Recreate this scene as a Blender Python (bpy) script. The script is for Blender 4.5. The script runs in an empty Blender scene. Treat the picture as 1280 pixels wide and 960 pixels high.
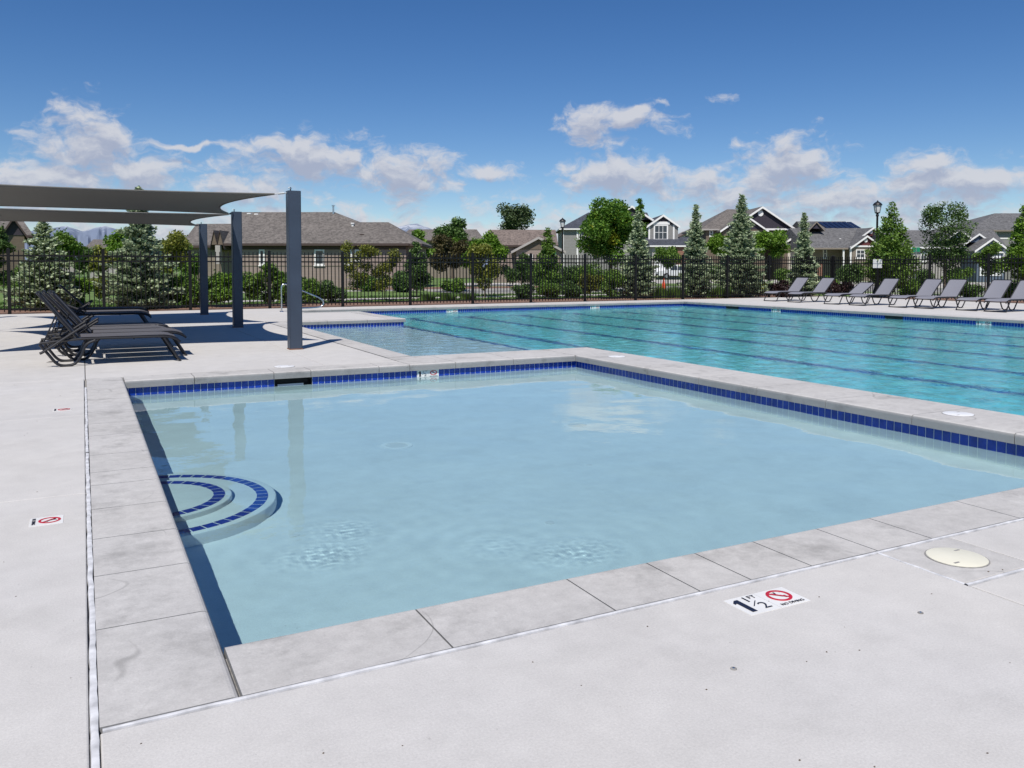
import bpy, bmesh, math, random
import numpy as np
from mathutils import Vector, Matrix

sc = bpy.context.scene
col = sc.collection
R = math.radians

# ------------------------------------------------------------------ camera, world, sun, exposure
EYE = 1.3
YAW = R(27.367)
FPX = 1036.3          # focal length in pixels of a 1280 wide picture
cam = bpy.data.cameras.new('camera')
cam.sensor_width = 36.0
cam.lens = 36.0 * FPX / 1280.0
cam.shift_y = -0.0779
cam.clip_end = 60000
cam.clip_start = 0.05
co = bpy.data.objects.new('camera', cam)
co.location = (0, 0, EYE)
co.rotation_euler = (R(90 - 2.506), 0, -YAW)
col.objects.link(co)
sc.camera = co

SUN_DIR = Vector((0.423, 0.567, -1.0)).normalized()
SUN_EL = math.asin(-SUN_DIR.z)
sl = bpy.data.lights.new('sun', 'SUN')
sl.energy = 4.75
sl.angle = R(0.5)
sl.color = (1.0, 0.95, 0.88)
sl.cycles.is_caustics_light = True
so = bpy.data.objects.new('sun', sl)
so.rotation_euler = SUN_DIR.to_track_quat('-Z', 'Y').to_euler()
so.location = (-8, -12, 20)
col.objects.link(so)

sc.view_settings.view_transform = 'Standard'
sc.view_settings.look = 'None'
sc.view_settings.gamma = 1.0
sc.view_settings.exposure = 0.0
sc.view_settings.use_curve_mapping = False
sc.cycles.use_denoising = True
sc.cycles.max_bounces = 8
sc.cycles.diffuse_bounces = 3
sc.cycles.glossy_bounces = 4
sc.cycles.transmission_bounces = 8
sc.cycles.transparent_max_bounces = 16
sc.cycles.sample_clamp_indirect = 4.0
sc.cycles.caustics_reflective = False
sc.cycles.caustics_refractive = True

world = bpy.data.worlds.new('World')
sc.world = world
world.use_nodes = True
WN = world.node_tree


def az_el(px, py):
    """direction of a point of the sky as azimuth (from +Y to +X) and elevation, in radians"""
    x = (px - 640) / FPX
    y = (380.26 - py) / FPX
    p = R(2.506)
    f = Vector((math.sin(YAW) * math.cos(p), math.cos(YAW) * math.cos(p), -math.sin(p)))
    r = Vector((math.cos(YAW), -math.sin(YAW), 0))
    d = (f + r * x + r.cross(f) * y).normalized()
    return math.atan2(d.x, d.y), math.asin(d.z)


def build_sky():
    nt = WN
    N = nt.nodes
    L = nt.links

    def node(t, **kw):
        n = N.new(t)
        for k, v in kw.items():
            setattr(n, k, v)
        return n

    def math_(op, a, b=None, c=None, clamp=False):
        n = node('ShaderNodeMath', operation=op, use_clamp=clamp)
        for i, v in enumerate((a, b, c)):
            if v is None:
                continue
            if isinstance(v, (int, float)):
                n.inputs[i].default_value = v
            else:
                L.new(v, n.inputs[i])
        return n.outputs[0]

    bg = N['Background']
    sky = node('ShaderNodeTexSky', sky_type='NISHITA', sun_disc=False)
    sky.sun_elevation = SUN_EL
    sky.sun_rotation = math.atan2(-SUN_DIR.x, -SUN_DIR.y)
    sky.altitude = 1600
    sky.air_density = 1.0
    sky.dust_density = 0.25
    sky.ozone_density = 2.2
    hs = node('ShaderNodeHueSaturation')
    hs.inputs['Saturation'].default_value = 1.30
    hs.inputs['Value'].default_value = 1.26
    hs.inputs['Hue'].default_value = 0.508
    L.new(sky.outputs[0], hs.inputs['Color'])

    tc = node('ShaderNodeTexCoord')
    nv = node('ShaderNodeVectorMath', operation='NORMALIZE')
    L.new(tc.outputs['Generated'], nv.inputs[0])
    sep = node('ShaderNodeSeparateXYZ')
    L.new(nv.outputs[0], sep.inputs[0])
    az = math_('ARCTAN2', sep.outputs['X'], sep.outputs['Y'])
    el = math_('ARCSINE', sep.outputs['Z'])

    blobs = [  # single clouds: px centre, px half sizes
        (112, 182, 72, 52), (165, 212, 70, 32), (62, 222, 110, 40),
        (390, 200, 120, 34), (500, 216, 100, 34), (604, 213, 42, 16),
        (245, 182, 75, 6),
        (746, 158, 46, 27, -.15), (792, 151, 56, 19, -.12),
        (888, 130, 44, 16, .52), (826, 126, 16, 9, .35), (925, 180, 30, 14, .5),
        (985, 200, 66, 40), (958, 222, 44, 34),
        (770, 222, 104, 36), (895, 236, 90, 28),
        (1150, 206, 60, 18), (1190, 226, 130, 26), (300, 236, 190, 22, .15), (1060, 250, 260, 24, .1),
    ]

    def density(az, el, lift):
        el = math_('ADD', el, lift)
        c0 = node('ShaderNodeCombineXYZ')
        L.new(az, c0.inputs[0])
        L.new(el, c0.inputs[1])
        wn = node('ShaderNodeTexNoise')
        wn.inputs['Scale'].default_value = 26.0
        wn.inputs['Detail'].default_value = 3.0
        L.new(c0.outputs[0], wn.inputs['Vector'])
        wv = node('ShaderNodeVectorMath', operation='SUBTRACT')
        L.new(wn.outputs['Color'], wv.inputs[0])
        wv.inputs[1].default_value = (0.5, 0.5, 0.5)
        cv = node('ShaderNodeVectorMath', operation='MULTIPLY_ADD')
        L.new(wv.outputs[0], cv.inputs[0])
        cv.inputs[1].default_value = (0.045, 0.028, 0)
        L.new(c0.outputs[0], cv.inputs[2])
        best = None
        for px, py, rx, ry, *bias in blobs:
            a, e = az_el(px, py)
            s = node('ShaderNodeVectorMath', operation='SUBTRACT')
            L.new(cv.outputs[0], s.inputs[0])
            s.inputs[1].default_value = (a, e, 0)
            m = node('ShaderNodeVectorMath', operation='MULTIPLY')
            L.new(s.outputs[0], m.inputs[0])
            m.inputs[1].default_value = (FPX / rx * 1.12, FPX / ry * 1.12, 0)
            ln = node('ShaderNodeVectorMath', operation='LENGTH')
            L.new(m.outputs[0], ln.inputs[0])
            lv = math_('ADD', ln.outputs['Value'], bias[0]) if bias else ln.outputs['Value']
            best = lv if best is None else math_('SMOOTH_MIN', best, lv, 0.25)
        single = math_('SUBTRACT', 1.0, best)
        single = math_('MAXIMUM', single, -1.2)
        # bank of cloud that goes all round the horizon
        bank = node('ShaderNodeMapRange', clamp=True)
        L.new(el, bank.inputs['Value'])
        bank.inputs['From Min'].default_value = 0.055
        bank.inputs['From Max'].default_value = 0.15
        bank.inputs['To Min'].default_value = 0.40
        bank.inputs['To Max'].default_value = -1.1
        s = math_('MAXIMUM', single, bank.outputs[0])
        # noise, stretched sideways near the horizon
        nz = node('ShaderNodeTexNoise')
        nz.inputs['Scale'].default_value = 1.0
        nz.inputs['Detail'].default_value = 9.0
        nz.inputs['Roughness'].default_value = 0.62
        sc2 = node('ShaderNodeVectorMath', operation='MULTIPLY')
        L.new(cv.outputs[0], sc2.inputs[0])
        sc2.inputs[1].default_value = (24.0, 40.0, 0)
        L.new(sc2.outputs[0], nz.inputs['Vector'])
        n = math_('SUBTRACT', nz.outputs[0], 0.5)
        return math_('MULTIPLY_ADD', n, 3.1, s)

    d0 = density(az, el, 0.0)
    d1 = density(az, el, 0.014)
    al = node('ShaderNodeMapRange', interpolation_type='SMOOTHSTEP')
    L.new(d0, al.inputs['Value'])
    al.inputs['From Min'].default_value = -0.12
    al.inputs['From Max'].default_value = 0.72
    al.inputs['To Max'].default_value = 0.90
    sh = node('ShaderNodeMapRange', interpolation_type='SMOOTHSTEP')
    L.new(math_('SUBTRACT', d1, math_('MULTIPLY', d0, 0.35)), sh.inputs['Value'])
    sh.inputs['From Min'].default_value = -0.25
    sh.inputs['From Max'].default_value = 0.75
    cm = node('ShaderNodeMix', data_type='RGBA')
    L.new(sh.outputs[0], cm.inputs['Factor'])
    cm.inputs['A'].default_value = CLOUD_LIT
    cm.inputs['B'].default_value = CLOUD_DARK
    mix = node('ShaderNodeMix', data_type='RGBA')
    L.new(al.outputs[0], mix.inputs['Factor'])
    L.new(hs.outputs[0], mix.inputs['A'])
    L.new(cm.outputs['Result'], mix.inputs['B'])
    # below the horizon nothing is seen; keep plain sky there
    L.new(mix.outputs['Result'], bg.inputs['Color'])
    bg.inputs['Strength'].default_value = SKY_STRENGTH


SKY_STRENGTH = 0.076
CLOUD_LIT = (8.6, 8.7, 9.3, 1)
CLOUD_DARK = (5.2, 5.7, 7.3, 1)
build_sky()
world.cycles.sampling_method = 'MANUAL'
world.cycles.sample_map_resolution = 512


# ------------------------------------------------------------------ materials
def nmat(name):
    m = bpy.data.materials.new(name)
    m.use_nodes = True
    return m, m.node_tree.nodes, m.node_tree.links, m.node_tree.nodes['Principled BSDF']


def plain(name, c, rough=0.5, metal=0.0, spec=0.5, var=0.12, scale=6.0, bump=0.0):
    """base colour with a mottled variation, so nothing is perfectly uniform"""
    m, N, L, b = nmat(name)
    b.inputs['Roughness'].default_value = rough
    b.inputs['Metallic'].default_value = metal
    b.inputs['Specular IOR Level'].default_value = spec
    g = N.new('ShaderNodeNewGeometry')
    nz = N.new('ShaderNodeTexNoise')
    nz.inputs['Scale'].default_value = scale
    nz.inputs['Detail'].default_value = 5
    L.new(g.outputs['Position'], nz.inputs['Vector'])
    r = N.new('ShaderNodeMapRange')
    L.new(nz.outputs[0], r.inputs['Value'])
    r.inputs['From Min'].default_value = 0.3
    r.inputs['From Max'].default_value = 0.7
    r.inputs['To Min'].default_value = 1 - var
    r.inputs['To Max'].default_value = 1 + var
    mx = N.new('ShaderNodeVectorMath')
    mx.operation = 'SCALE'
    mx.inputs[0].default_value = c[:3]
    L.new(r.outputs[0], mx.inputs['Scale'])
    L.new(mx.outputs[0], b.inputs['Base Color'])
    if bump:
        bp = N.new('ShaderNodeBump')
        bp.inputs['Strength'].default_value = bump
        bp.inputs['Distance'].default_value = 0.01
        L.new(nz.outputs[0], bp.inputs['Height'])
        L.new(bp.outputs[0], b.inputs['Normal'])
    return m


def concrete(name, c, stain=0.35, crack=0.0, rough=0.0, grain=0.10, warm=(1.0, 0.985, 0.96)):
    m, N, L, b = nmat(name)
    b.inputs['Roughness'].default_value = 0.88
    b.inputs['Specular IOR Level'].default_value = 0.25
    g = N.new('ShaderNodeNewGeometry')

    def noise(scale, det, rough=0.6, stretch=None):
        n = N.new('ShaderNodeTexNoise')
        n.inputs['Scale'].default_value = scale
        n.inputs['Detail'].default_value = det
        n.inputs['Roughness'].default_value = rough
        if stretch:
            s = N.new('ShaderNodeVectorMath')
            s.operation = 'MULTIPLY'
            L.new(g.outputs['Position'], s.inputs[0])
            s.inputs[1].default_value = stretch
            L.new(s.outputs[0], n.inputs['Vector'])
        else:
            L.new(g.outputs['Position'], n.inputs['Vector'])
        return n.outputs[0]

    def rng(v, a, b_, c_, d):
        r = N.new('ShaderNodeMapRange')
        L.new(v, r.inputs['Value'])
        for k, x in zip(('From Min', 'From Max', 'To Min', 'To Max'), (a, b_, c_, d)):
            r.inputs[k].default_value = x
        return r.outputs[0]

    def mul(a, b_):
        n = N.new('ShaderNodeMath')
        n.operation = 'MULTIPLY'
        L.new(a, n.inputs[0])
        L.new(b_, n.inputs[1])
        return n.outputs[0]

    big = rng(noise(0.7, 4), 0.3, 0.7, 1 - 0.10 * stain / 0.35, 1.05)
    mid = rng(noise(5.0, 6, 0.7), 0.3, 0.75, 0.93, 1.06)
    fine = rng(noise(130.0, 3, 0.75), 0.25, 0.75, 1 - grain, 1 + grain * 0.85)
    pit = rng(noise(48.0, 2), 0.70, 0.78, 1.0, 0.80)
    blot = rng(noise(1.9, 7, 0.70), 0.53, 0.72, 1.0, 1 - stain)
    v = mul(mul(mul(big, mid), mul(fine, pit)), blot)
    if rough:
        v = mul(v, rng(noise(13.0, 7, 0.75), 0.35, 0.72, 1.07, 0.86))
        v = mul(v, rng(noise(3.1, 5, 0.7, (1, 1, 5)), 0.60, 0.80, 1.0, 0.78))
    if crack:
        # hairline cracks: thin iso lines of a warped noise
        cn = noise(0.9, 2.2, 0.5)
        a = N.new('ShaderNodeMath')
        a.operation = 'SUBTRACT'
        L.new(cn, a.inputs[0])
        a.inputs[1].default_value = 0.5
        ab = N.new('ShaderNodeMath')
        ab.operation = 'ABSOLUTE'
        L.new(a.outputs[0], ab.inputs[0])
        line = rng(ab.outputs[0], 0.0006, 0.0028, crack, 0.0)
        line = mul(line, rng(noise(1.3, 3), 0.50, 0.60, 0.0, 1.0))
        inv = N.new('ShaderNodeMath')
        inv.operation = 'SUBTRACT'
        inv.inputs[0].default_value = 1.0
        L.new(line, inv.inputs[1])
        v = mul(v, inv.outputs[0])
    hue = N.new('ShaderNodeMix')
    hue.data_type = 'RGBA'
    L.new(noise(0.45, 3), hue.inputs['Factor'])
    hue.inputs['A'].default_value = (c[0] * warm[0], c[1] * warm[1], c[2] * warm[2], 1)
    hue.inputs['B'].default_value = (c[0] * 0.97, c[1] * 0.98, c[2] * 1.02, 1)
    mx = N.new('ShaderNodeVectorMath')
    mx.operation = 'SCALE'
    L.new(hue.outputs['Result'], mx.inputs[0])
    L.new(v, mx.inputs['Scale'])
    L.new(mx.outputs[0], b.inputs['Base Color'])
    bp = N.new('ShaderNodeBump')
    bp.inputs['Strength'].default_value = 0.25
    bp.inputs['Distance'].default_value = 0.004
    L.new(noise(90, 4, 0.7), bp.inputs['Height'])
    L.new(bp.outputs[0], b.inputs['Normal'])
    return m


def leafmat(name, dark, light, trans=0.28, rough=0.55, hue_light=None):
    m, N, L, b = nmat(name)
    g = N.new('ShaderNodeNewGeometry')
    r = N.new('ShaderNodeValToRGB')
    L.new(g.outputs['Random Per Island'], r.inputs['Fac'])
    e = r.color_ramp.elements
    e[0].color = (*dark, 1)
    e[1].color = (*light, 1)
    if hue_light:
        x = r.color_ramp.elements.new(0.93)
        x.color = (*light, 1)
        e = r.color_ramp.elements
        e[-1].color = (*hue_light, 1)
    b.inputs['Roughness'].default_value = rough
    b.inputs['Specular IOR Level'].default_value = 0.35
    L.new(r.outputs[0], b.inputs['Base Color'])
    t = N.new('ShaderNodeBsdfTranslucent')
    L.new(r.outputs[0], t.inputs['Color'])
    mx = N.new('ShaderNodeMixShader')
    mx.inputs['Fac'].default_value = trans
    L.new(b.outputs[0], mx.inputs[1])
    L.new(t.outputs[0], mx.inputs[2])
    L.new(mx.outputs[0], N['Material Output'].inputs['Surface'])
    return m


def siding(name, c, pitch=0.18, vertical=False):
    m, N, L, b = nmat(name)
    b.inputs['Roughness'].default_value = 0.7
    tc = N.new('ShaderNodeTexCoord')
    w = N.new('ShaderNodeTexWave')
    w.wave_profile = 'SAW'
    w.bands_direction = 'X' if vertical else 'Z'
    w.inputs['Scale'].default_value = 0.314 / pitch
    L.new(tc.outputs['Object'], w.inputs['Vector'])
    nz = N.new('ShaderNodeTexNoise')
    nz.inputs['Scale'].default_value = 3
    L.new(tc.outputs['Object'], nz.inputs['Vector'])
    r = N.new('ShaderNodeMapRange')
    L.new(nz.outputs[0], r.inputs['Value'])
    r.inputs['To Min'].default_value = 0.85
    r.inputs['To Max'].default_value = 1.12
    s = N.new('ShaderNodeVectorMath')
    s.operation = 'SCALE'
    s.inputs[0].default_value = c
    L.new(r.outputs[0], s.inputs['Scale'])
    L.new(s.outputs[0], b.inputs['Base Color'])
    bp = N.new('ShaderNodeBump')
    bp.inputs['Strength'].default_value = 0.6
    bp.inputs['Distance'].default_value = 0.02
    L.new(w.outputs['Fac'], bp.inputs['Height'])
    L.new(bp.outputs[0], b.inputs['Normal'])
    return m


def shingle(name, c):
    m, N, L, b = nmat(name)
    b.inputs['Roughness'].default_value = 0.9
    tc = N.new('ShaderNodeTexCoord')
    mp = N.new('ShaderNodeVectorMath')
    mp.operation = 'MULTIPLY'
    mp.inputs[1].default_value = (4.6, 1.6, 9.0)
    L.new(tc.outputs['Object'], mp.inputs[0])
    v = N.new('ShaderNodeTexVoronoi')
    v.inputs['Scale'].default_value = 1.6
    L.new(mp.outputs[0], v.inputs['Vector'])
    nz = N.new('ShaderNodeTexNoise')
    nz.inputs['Scale'].default_value = 0.5
    nz.inputs['Detail'].default_value = 4
    L.new(tc.outputs['Object'], nz.inputs['Vector'])
    sp = N.new('ShaderNodeSeparateColor')
    L.new(v.outputs['Color'], sp.inputs[0])
    a = N.new('ShaderNodeMapRange')
    L.new(sp.outputs[0], a.inputs['Value'])
    a.inputs['To Min'].default_value = 0.68
    a.inputs['To Max'].default_value = 1.34
    d = N.new('ShaderNodeMapRange')
    L.new(nz.outputs[0], d.inputs['Value'])
    d.inputs['To Min'].default_value = 0.8
    d.inputs['To Max'].default_value = 1.2
    k = N.new('ShaderNodeMath')
    k.operation = 'MULTIPLY'
    L.new(a.outputs[0], k.inputs[0])
    L.new(d.outputs[0], k.inputs[1])
    s = N.new('ShaderNodeVectorMath')
    s.operation = 'SCALE'
    s.inputs[0].default_value = c
    L.new(k.outputs[0], s.inputs['Scale'])
    L.new(s.outputs[0], b.inputs['Base Color'])
    return m


def watermat(name, tint, bump_str, bump_scale, stretch=(1, 1, 1)):
    m = bpy.data.materials.new(name)
    m.use_nodes = True
    N, L = m.node_tree.nodes, m.node_tree.links
    N.clear()
    o = N.new('ShaderNodeOutputMaterial')
    g = N.new('ShaderNodeNewGeometry')
    pb = N.new('ShaderNodeBsdfPrincipled')
    pb.inputs['Base Color'].default_value = (tint[0] ** 2, tint[1] ** 2, tint[2] ** 2, 1)
    pb.inputs['Roughness'].default_value = 0.0
    pb.inputs['IOR'].default_value = 1.333
    pb.inputs['Transmission Weight'].default_value = 1.0
    L.new(pb.outputs[0], o.inputs['Surface'])
    if bump_str:
        sv = N.new('ShaderNodeVectorMath')
        sv.operation = 'MULTIPLY'
        L.new(g.outputs['Position'], sv.inputs[0])
        sv.inputs[1].default_value = stretch
        nz = N.new('ShaderNodeTexNoise')
        nz.inputs['Scale'].default_value = bump_scale
        nz.inputs['Detail'].default_value = 3
        L.new(sv.outputs[0], nz.inputs['Vector'])
        bp = N.new('ShaderNodeBump')
        bp.inputs['Strength'].default_value = bump_str
        bp.inputs['Distance'].default_value = 0.012
        L.new(nz.outputs[0], bp.inputs['Height'])
        L.new(bp.outputs[0], pb.inputs['Normal'])
    return m


M = dict(
    deck=concrete('deck_concrete', (0.56, 0.543, 0.515), stain=0.09, grain=0.13),
    coping=concrete('coping_concrete', (0.525, 0.51, 0.485), stain=0.36, crack=0.30, rough=1.0),
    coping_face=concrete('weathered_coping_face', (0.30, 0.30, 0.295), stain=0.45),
    bed=plain('joint_bed', (0.26, 0.25, 0.24), 0.95, var=0.3, scale=40),
    sealant=plain('joint_sealant', (0.60, 0.60, 0.61), 0.7, var=0.28, scale=16),
    plaster=concrete('pool_plaster', (0.84, 0.86, 0.86), stain=0.09),
    plaster2=concrete('pool_plaster_main', (0.84, 0.86, 0.85), stain=0.05),
    tile=plain('cobalt_tile', (0.008, 0.042, 0.33), 0.10, var=0.25, scale=9),
    tile_line=plain('lane_tile', (0.02, 0.09, 0.33), 0.2, var=0.2, scale=9),
    grout=plain('tile_grout', (0.62, 0.64, 0.66), 0.9),
    water_wade=watermat('wading_water', (0.80, 0.975, 1.0), 0.07, 7.0),
    water_main=watermat('main_pool_water', (0.45, 0.96, 1.0), 0.80, 11.0),
    water_shelf=watermat('shelf_water', (0.76, 0.955, 1.0), 0.85, 11.0),
    steel=plain('post_paint', (0.043, 0.058, 0.086), 0.42, spec=0.4, var=0.10, scale=3.0, bump=0.05),
    rust=plain('rusty_steel', (0.20, 0.09, 0.045), 0.8, var=0.4, scale=20),
    stainless=plain('stainless_tube', (0.62, 0.63, 0.64), 0.22, metal=1.0, var=0.05),
    sail=leafmat('shade_fabric', (0.20, 0.193, 0.178), (0.20, 0.193, 0.178), 0.33, 0.85),
    cable=plain('steel_cable', (0.10, 0.11, 0.12), 0.4, metal=0.8),
    fence=plain('black_fence_paint', (0.007, 0.007, 0.008), 0.6, spec=0.25, var=0.15),
    frame=plain('chaise_frame', (0.012, 0.012, 0.015), 0.4, var=0.1),
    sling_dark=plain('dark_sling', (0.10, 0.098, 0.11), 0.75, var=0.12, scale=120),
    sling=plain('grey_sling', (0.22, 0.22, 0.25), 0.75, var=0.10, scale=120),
    drain_white=plain('drain_white', (0.93, 0.93, 0.92), 0.4, var=0.02),
    white=plain('white_plastic', (0.78, 0.78, 0.78), 0.45, var=0.05),
    cream=plain('cream_plastic', (0.74, 0.71, 0.58), 0.5, var=0.05),
    marker=plain('marker_ceramic', (0.78, 0.77, 0.74), 0.3, var=0.05),
    ink=plain('marker_ink', (0.014, 0.014, 0.03), 0.4, var=0.1),
    red=plain('marker_red', (0.50, 0.012, 0.03), 0.4, var=0.1),
    black=plain('black_hole', (0.006, 0.006, 0.007), 0.6, var=0.2),
    grass=plain('lawn', (0.115, 0.185, 0.040), 0.9, var=0.35, scale=1.3, bump=0.4),
    blade=leafmat('grass_blade', (0.06, 0.13, 0.025), (0.14, 0.22, 0.05)),
    mulch=plain('mulch', (0.20, 0.115, 0.08), 0.95, var=0.35, scale=9, bump=0.5),
    walk=concrete('sidewalk_concrete', (0.50, 0.47, 0.43), stain=0.2),
    road=plain('street_surface', (0.23, 0.22, 0.21), 0.9, var=0.15, scale=1.5),
    kerb=concrete('kerb_concrete', (0.48, 0.46, 0.43), stain=0.2),
    bark=plain('bark', (0.10, 0.075, 0.055), 0.9, var=0.3, scale=15),
    bark_pale=plain('pale_bark', (0.22, 0.19, 0.15), 0.9, var=0.3, scale=15),
    needle=leafmat('spruce_needle', (0.067, 0.126, 0.062), (0.206, 0.274, 0.141), 0.18, 0.6),
    needle_tip=leafmat('spruce_tip', (0.283, 0.365, 0.206), (0.564, 0.633, 0.412), 0.2, 0.6),
    needle_green=leafmat('green_needle', (0.058, 0.104, 0.034), (0.179, 0.238, 0.088), 0.16, 0.6),
    maple=leafmat('maple_leaf', (0.049, 0.132, 0.017), (0.177, 0.320, 0.042), 0.34, 0.5, (0.32, 0.34, 0.03)),
    bright=leafmat('bright_leaf', (0.073, 0.167, 0.014), (0.206, 0.347, 0.039), 0.35),
    mid=leafmat('mid_leaf', (0.068, 0.152, 0.025), (0.209, 0.326, 0.055), 0.34),
    olive=leafmat('olive_leaf', (0.104, 0.140, 0.023), (0.294, 0.300, 0.051), 0.34),
    dark=leafmat('dark_leaf', (0.038, 0.090, 0.022), (0.129, 0.211, 0.053), 0.28),
    bronze=leafmat('bronze_leaf', (0.046, 0.039, 0.021), (0.132, 0.115, 0.044), 0.3),
    far=leafmat('far_leaf', (0.050, 0.090, 0.035), (0.125, 0.174, 0.071), 0.2),
    plum=leafmat('plum_leaf', (0.020, 0.012, 0.012), (0.06, 0.028, 0.028), 0.2),
    yellow=leafmat('yellow_leaf', (0.16, 0.20, 0.02), (0.34, 0.36, 0.03), 0.3),
    roof=shingle('grey_brown_shingle', (0.135, 0.120, 0.108)),
    roof_grey=shingle('grey_shingle', (0.120, 0.118, 0.118)),
    roof_blue=shingle('slate_shingle', (0.050, 0.055, 0.072)),
    roof_tan=shingle('tan_shingle', (0.165, 0.130, 0.110)),
    trim=plain('white_trim', (0.78, 0.77, 0.75), 0.6, var=0.05),
    brown_trim=plain('brown_trim', (0.060, 0.040, 0.034), 0.7),
    tan_wall=siding('tan_siding', (0.30, 0.235, 0.205)),
    taupe_wall=siding('taupe_siding', (0.24, 0.20, 0.16)),
    grey_wall=siding('grey_siding', (0.25, 0.245, 0.235)),
    pale_wall=siding('pale_siding', (0.40, 0.37, 0.35)),
    plum_wall=siding('plum_siding', (0.035, 0.028, 0.042), 0.4, True),
    brown_wall=siding('brown_siding', (0.15, 0.115, 0.085)),
    maroon_wall=siding('maroon_siding', (0.12, 0.030, 0.032)),
    blue_wall=siding('blue_siding', (0.11, 0.145, 0.20)),
    cream_wall=siding('cream_siding', (0.58, 0.53, 0.45)),
    brick=plain('brick_face', (0.24, 0.12, 0.085), 0.9, var=0.3, scale=8),
    glass=plain('window_glass', (0.045, 0.055, 0.065), 0.08, var=0.2, scale=0.7),
    solar=plain('solar_panel', (0.012, 0.014, 0.035), 0.15, var=0.1),
    lamp_metal=plain('lamp_metal', (0.012, 0.012, 0.013), 0.45),
    lamp_glass=plain('lamp_glass', (0.60, 0.62, 0.62), 0.25),
    sign_green=plain('sign_green', (0.012, 0.22, 0.11), 0.4),
    cone=plain('cone_orange', (0.75, 0.075, 0.02), 0.5),
    car_white=plain('car_paint', (0.72, 0.73, 0.75), 0.2, var=0.02),
    tyre=plain('tyre_rubber', (0.012, 0.012, 0.012), 0.8),
    rock=None,
)


# ------------------------------------------------------------------ mesh helpers
class MB:
    def __init__(s):
        s.v, s.f = [], []

    def add(s, vs, fs):
        b = len(s.v)
        s.v += [tuple(x) for x in vs]
        s.f += [tuple(i + b for i in f) for f in fs]
        return s

    def box(s, x0, x1, y0, y1, z0, z1):
        v = [(x, y, z) for x in (x0, x1) for y in (y0, y1) for z in (z0, z1)]
        return s.add(v, [(0, 1, 3, 2), (4, 6, 7, 5), (0, 4, 5, 1), (2, 3, 7, 6), (0, 2, 6, 4), (1, 5, 7, 3)])

    def bar(s, a, b, w, h, up=(0, 0, 1)):
        a, b = Vector(a), Vector(b)
        d = (b - a).normalized()
        u = Vector(up)
        x = d.cross(u)
        if x.length < 1e-5:
            x = d.cross(Vector((1, 0, 0)))
        x.normalize()
        y = x.cross(d).normalized()
        v = [p + x * (sx * w / 2) + y * (sy * h / 2) for p in (a, b) for sx, sy in ((-1, -1), (1, -1), (1, 1), (-1, 1))]
        return s.add(v, [(3, 2, 1, 0), (4, 5, 6, 7), (0, 1, 5, 4), (1, 2, 6, 5), (2, 3, 7, 6), (3, 0, 4, 7)])

    def tube(s, pts, r, n=8, caps=True):
        pts = [Vector(p) for p in pts]
        rs = r if isinstance(r, (list, tuple)) else [r] * len(pts)
        t0 = (pts[1] - pts[0]).normalized()
        ref = Vector((0, 0, 1)) if abs(t0.z) < 0.9 else Vector((1, 0, 0))
        nrm = t0.cross(ref).normalized()
        rings, vs, fs = [], [], []
        for i, p in enumerate(pts):
            a = pts[min(i + 1, len(pts) - 1)] - pts[max(i - 1, 0)]
            t = a.normalized()
            nrm = (nrm - t * nrm.dot(t)).normalized()
            bn = t.cross(nrm)
            for k in range(n):
                an = 2 * math.pi * k / n
                vs.append(p + (nrm * math.cos(an) + bn * math.sin(an)) * rs[i])
        for i in range(len(pts) - 1):
            for k in range(n):
                fs.append((i * n + k, i * n + (k + 1) % n, (i + 1) * n + (k + 1) % n, (i + 1) * n + k))
        if caps:
            fs.append(tuple(range(n - 1, -1, -1)))
            fs.append(tuple((len(pts) - 1) * n + k for k in range(n)))
        return s.add(vs, fs)

    def prism(s, poly, z0, z1):
        n = len(poly)
        vs = [(x, y, z0) for x, y in poly] + [(x, y, z1) for x, y in poly]
        fs = [tuple(range(n - 1, -1, -1)), tuple(range(n, 2 * n))]
        fs += [(i, (i + 1) % n, n + (i + 1) % n, n + i) for i in range(n)]
        return s.add(vs, fs)

    def lathe(s, prof, n=16, c=(0, 0, 0)):
        vs, fs = [], []
        for r, z in prof:
            for k in range(n):
                a = 2 * math.pi * k / n
                vs.append((c[0] + r * math.cos(a), c[1] + r * math.sin(a), c[2] + z))
        for i in range(len(prof) - 1):
            for k in range(n):
                fs.append((i * n + k, i * n + (k + 1) % n, (i + 1) * n + (k + 1) % n, (i + 1) * n + k))
        fs.append(tuple(range(n - 1, -1, -1)))
        fs.append(tuple((len(prof) - 1) * n + k for k in range(n)))
        return s.add(vs, fs)

    def mesh(s, name, mat, smooth=False):
        me = bpy.data.meshes.new(name)
        me.from_pydata(s.v, [], s.f)
        me.materials.append(mat)
        if smooth:
            me.polygons.foreach_set('use_smooth', [True] * len(me.polygons))
        me.update()
        return me


def smooth_by_angle(me, ang=40):
    bm = bmesh.new()
    bm.from_mesh(me)
    for f in bm.faces:
        f.smooth = True
    for e in bm.edges:
        if len(e.link_faces) == 2 and e.calc_face_angle(0) > R(ang):
            e.smooth = False
    bm.to_mesh(me)
    bm.free()


def link(name, data, parent=None, loc=None, rot=None):
    o = bpy.data.objects.new(name, data)
    col.objects.link(o)
    if parent is not None:
        o.parent = parent
    if loc is not None:
        o.location = loc
    if rot is not None:
        o.rotation_euler = rot
    return o


def part(name, mb, mat, parent=None, world=False, smooth=False, loc=None, rot=None):
    """one mesh object; with world=True the shape is given in world space under an unrotated thing"""
    me = mb.mesh(name, mat) if isinstance(mb, MB) else mb
    if smooth:
        smooth_by_angle(me)
    if world and parent is not None:
        p = parent
        tot = Vector((0, 0, 0))
        while p is not None:
            tot += p.location
            p = p.parent
        loc = -tot
    return link(name, me, parent, loc, rot)


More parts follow.
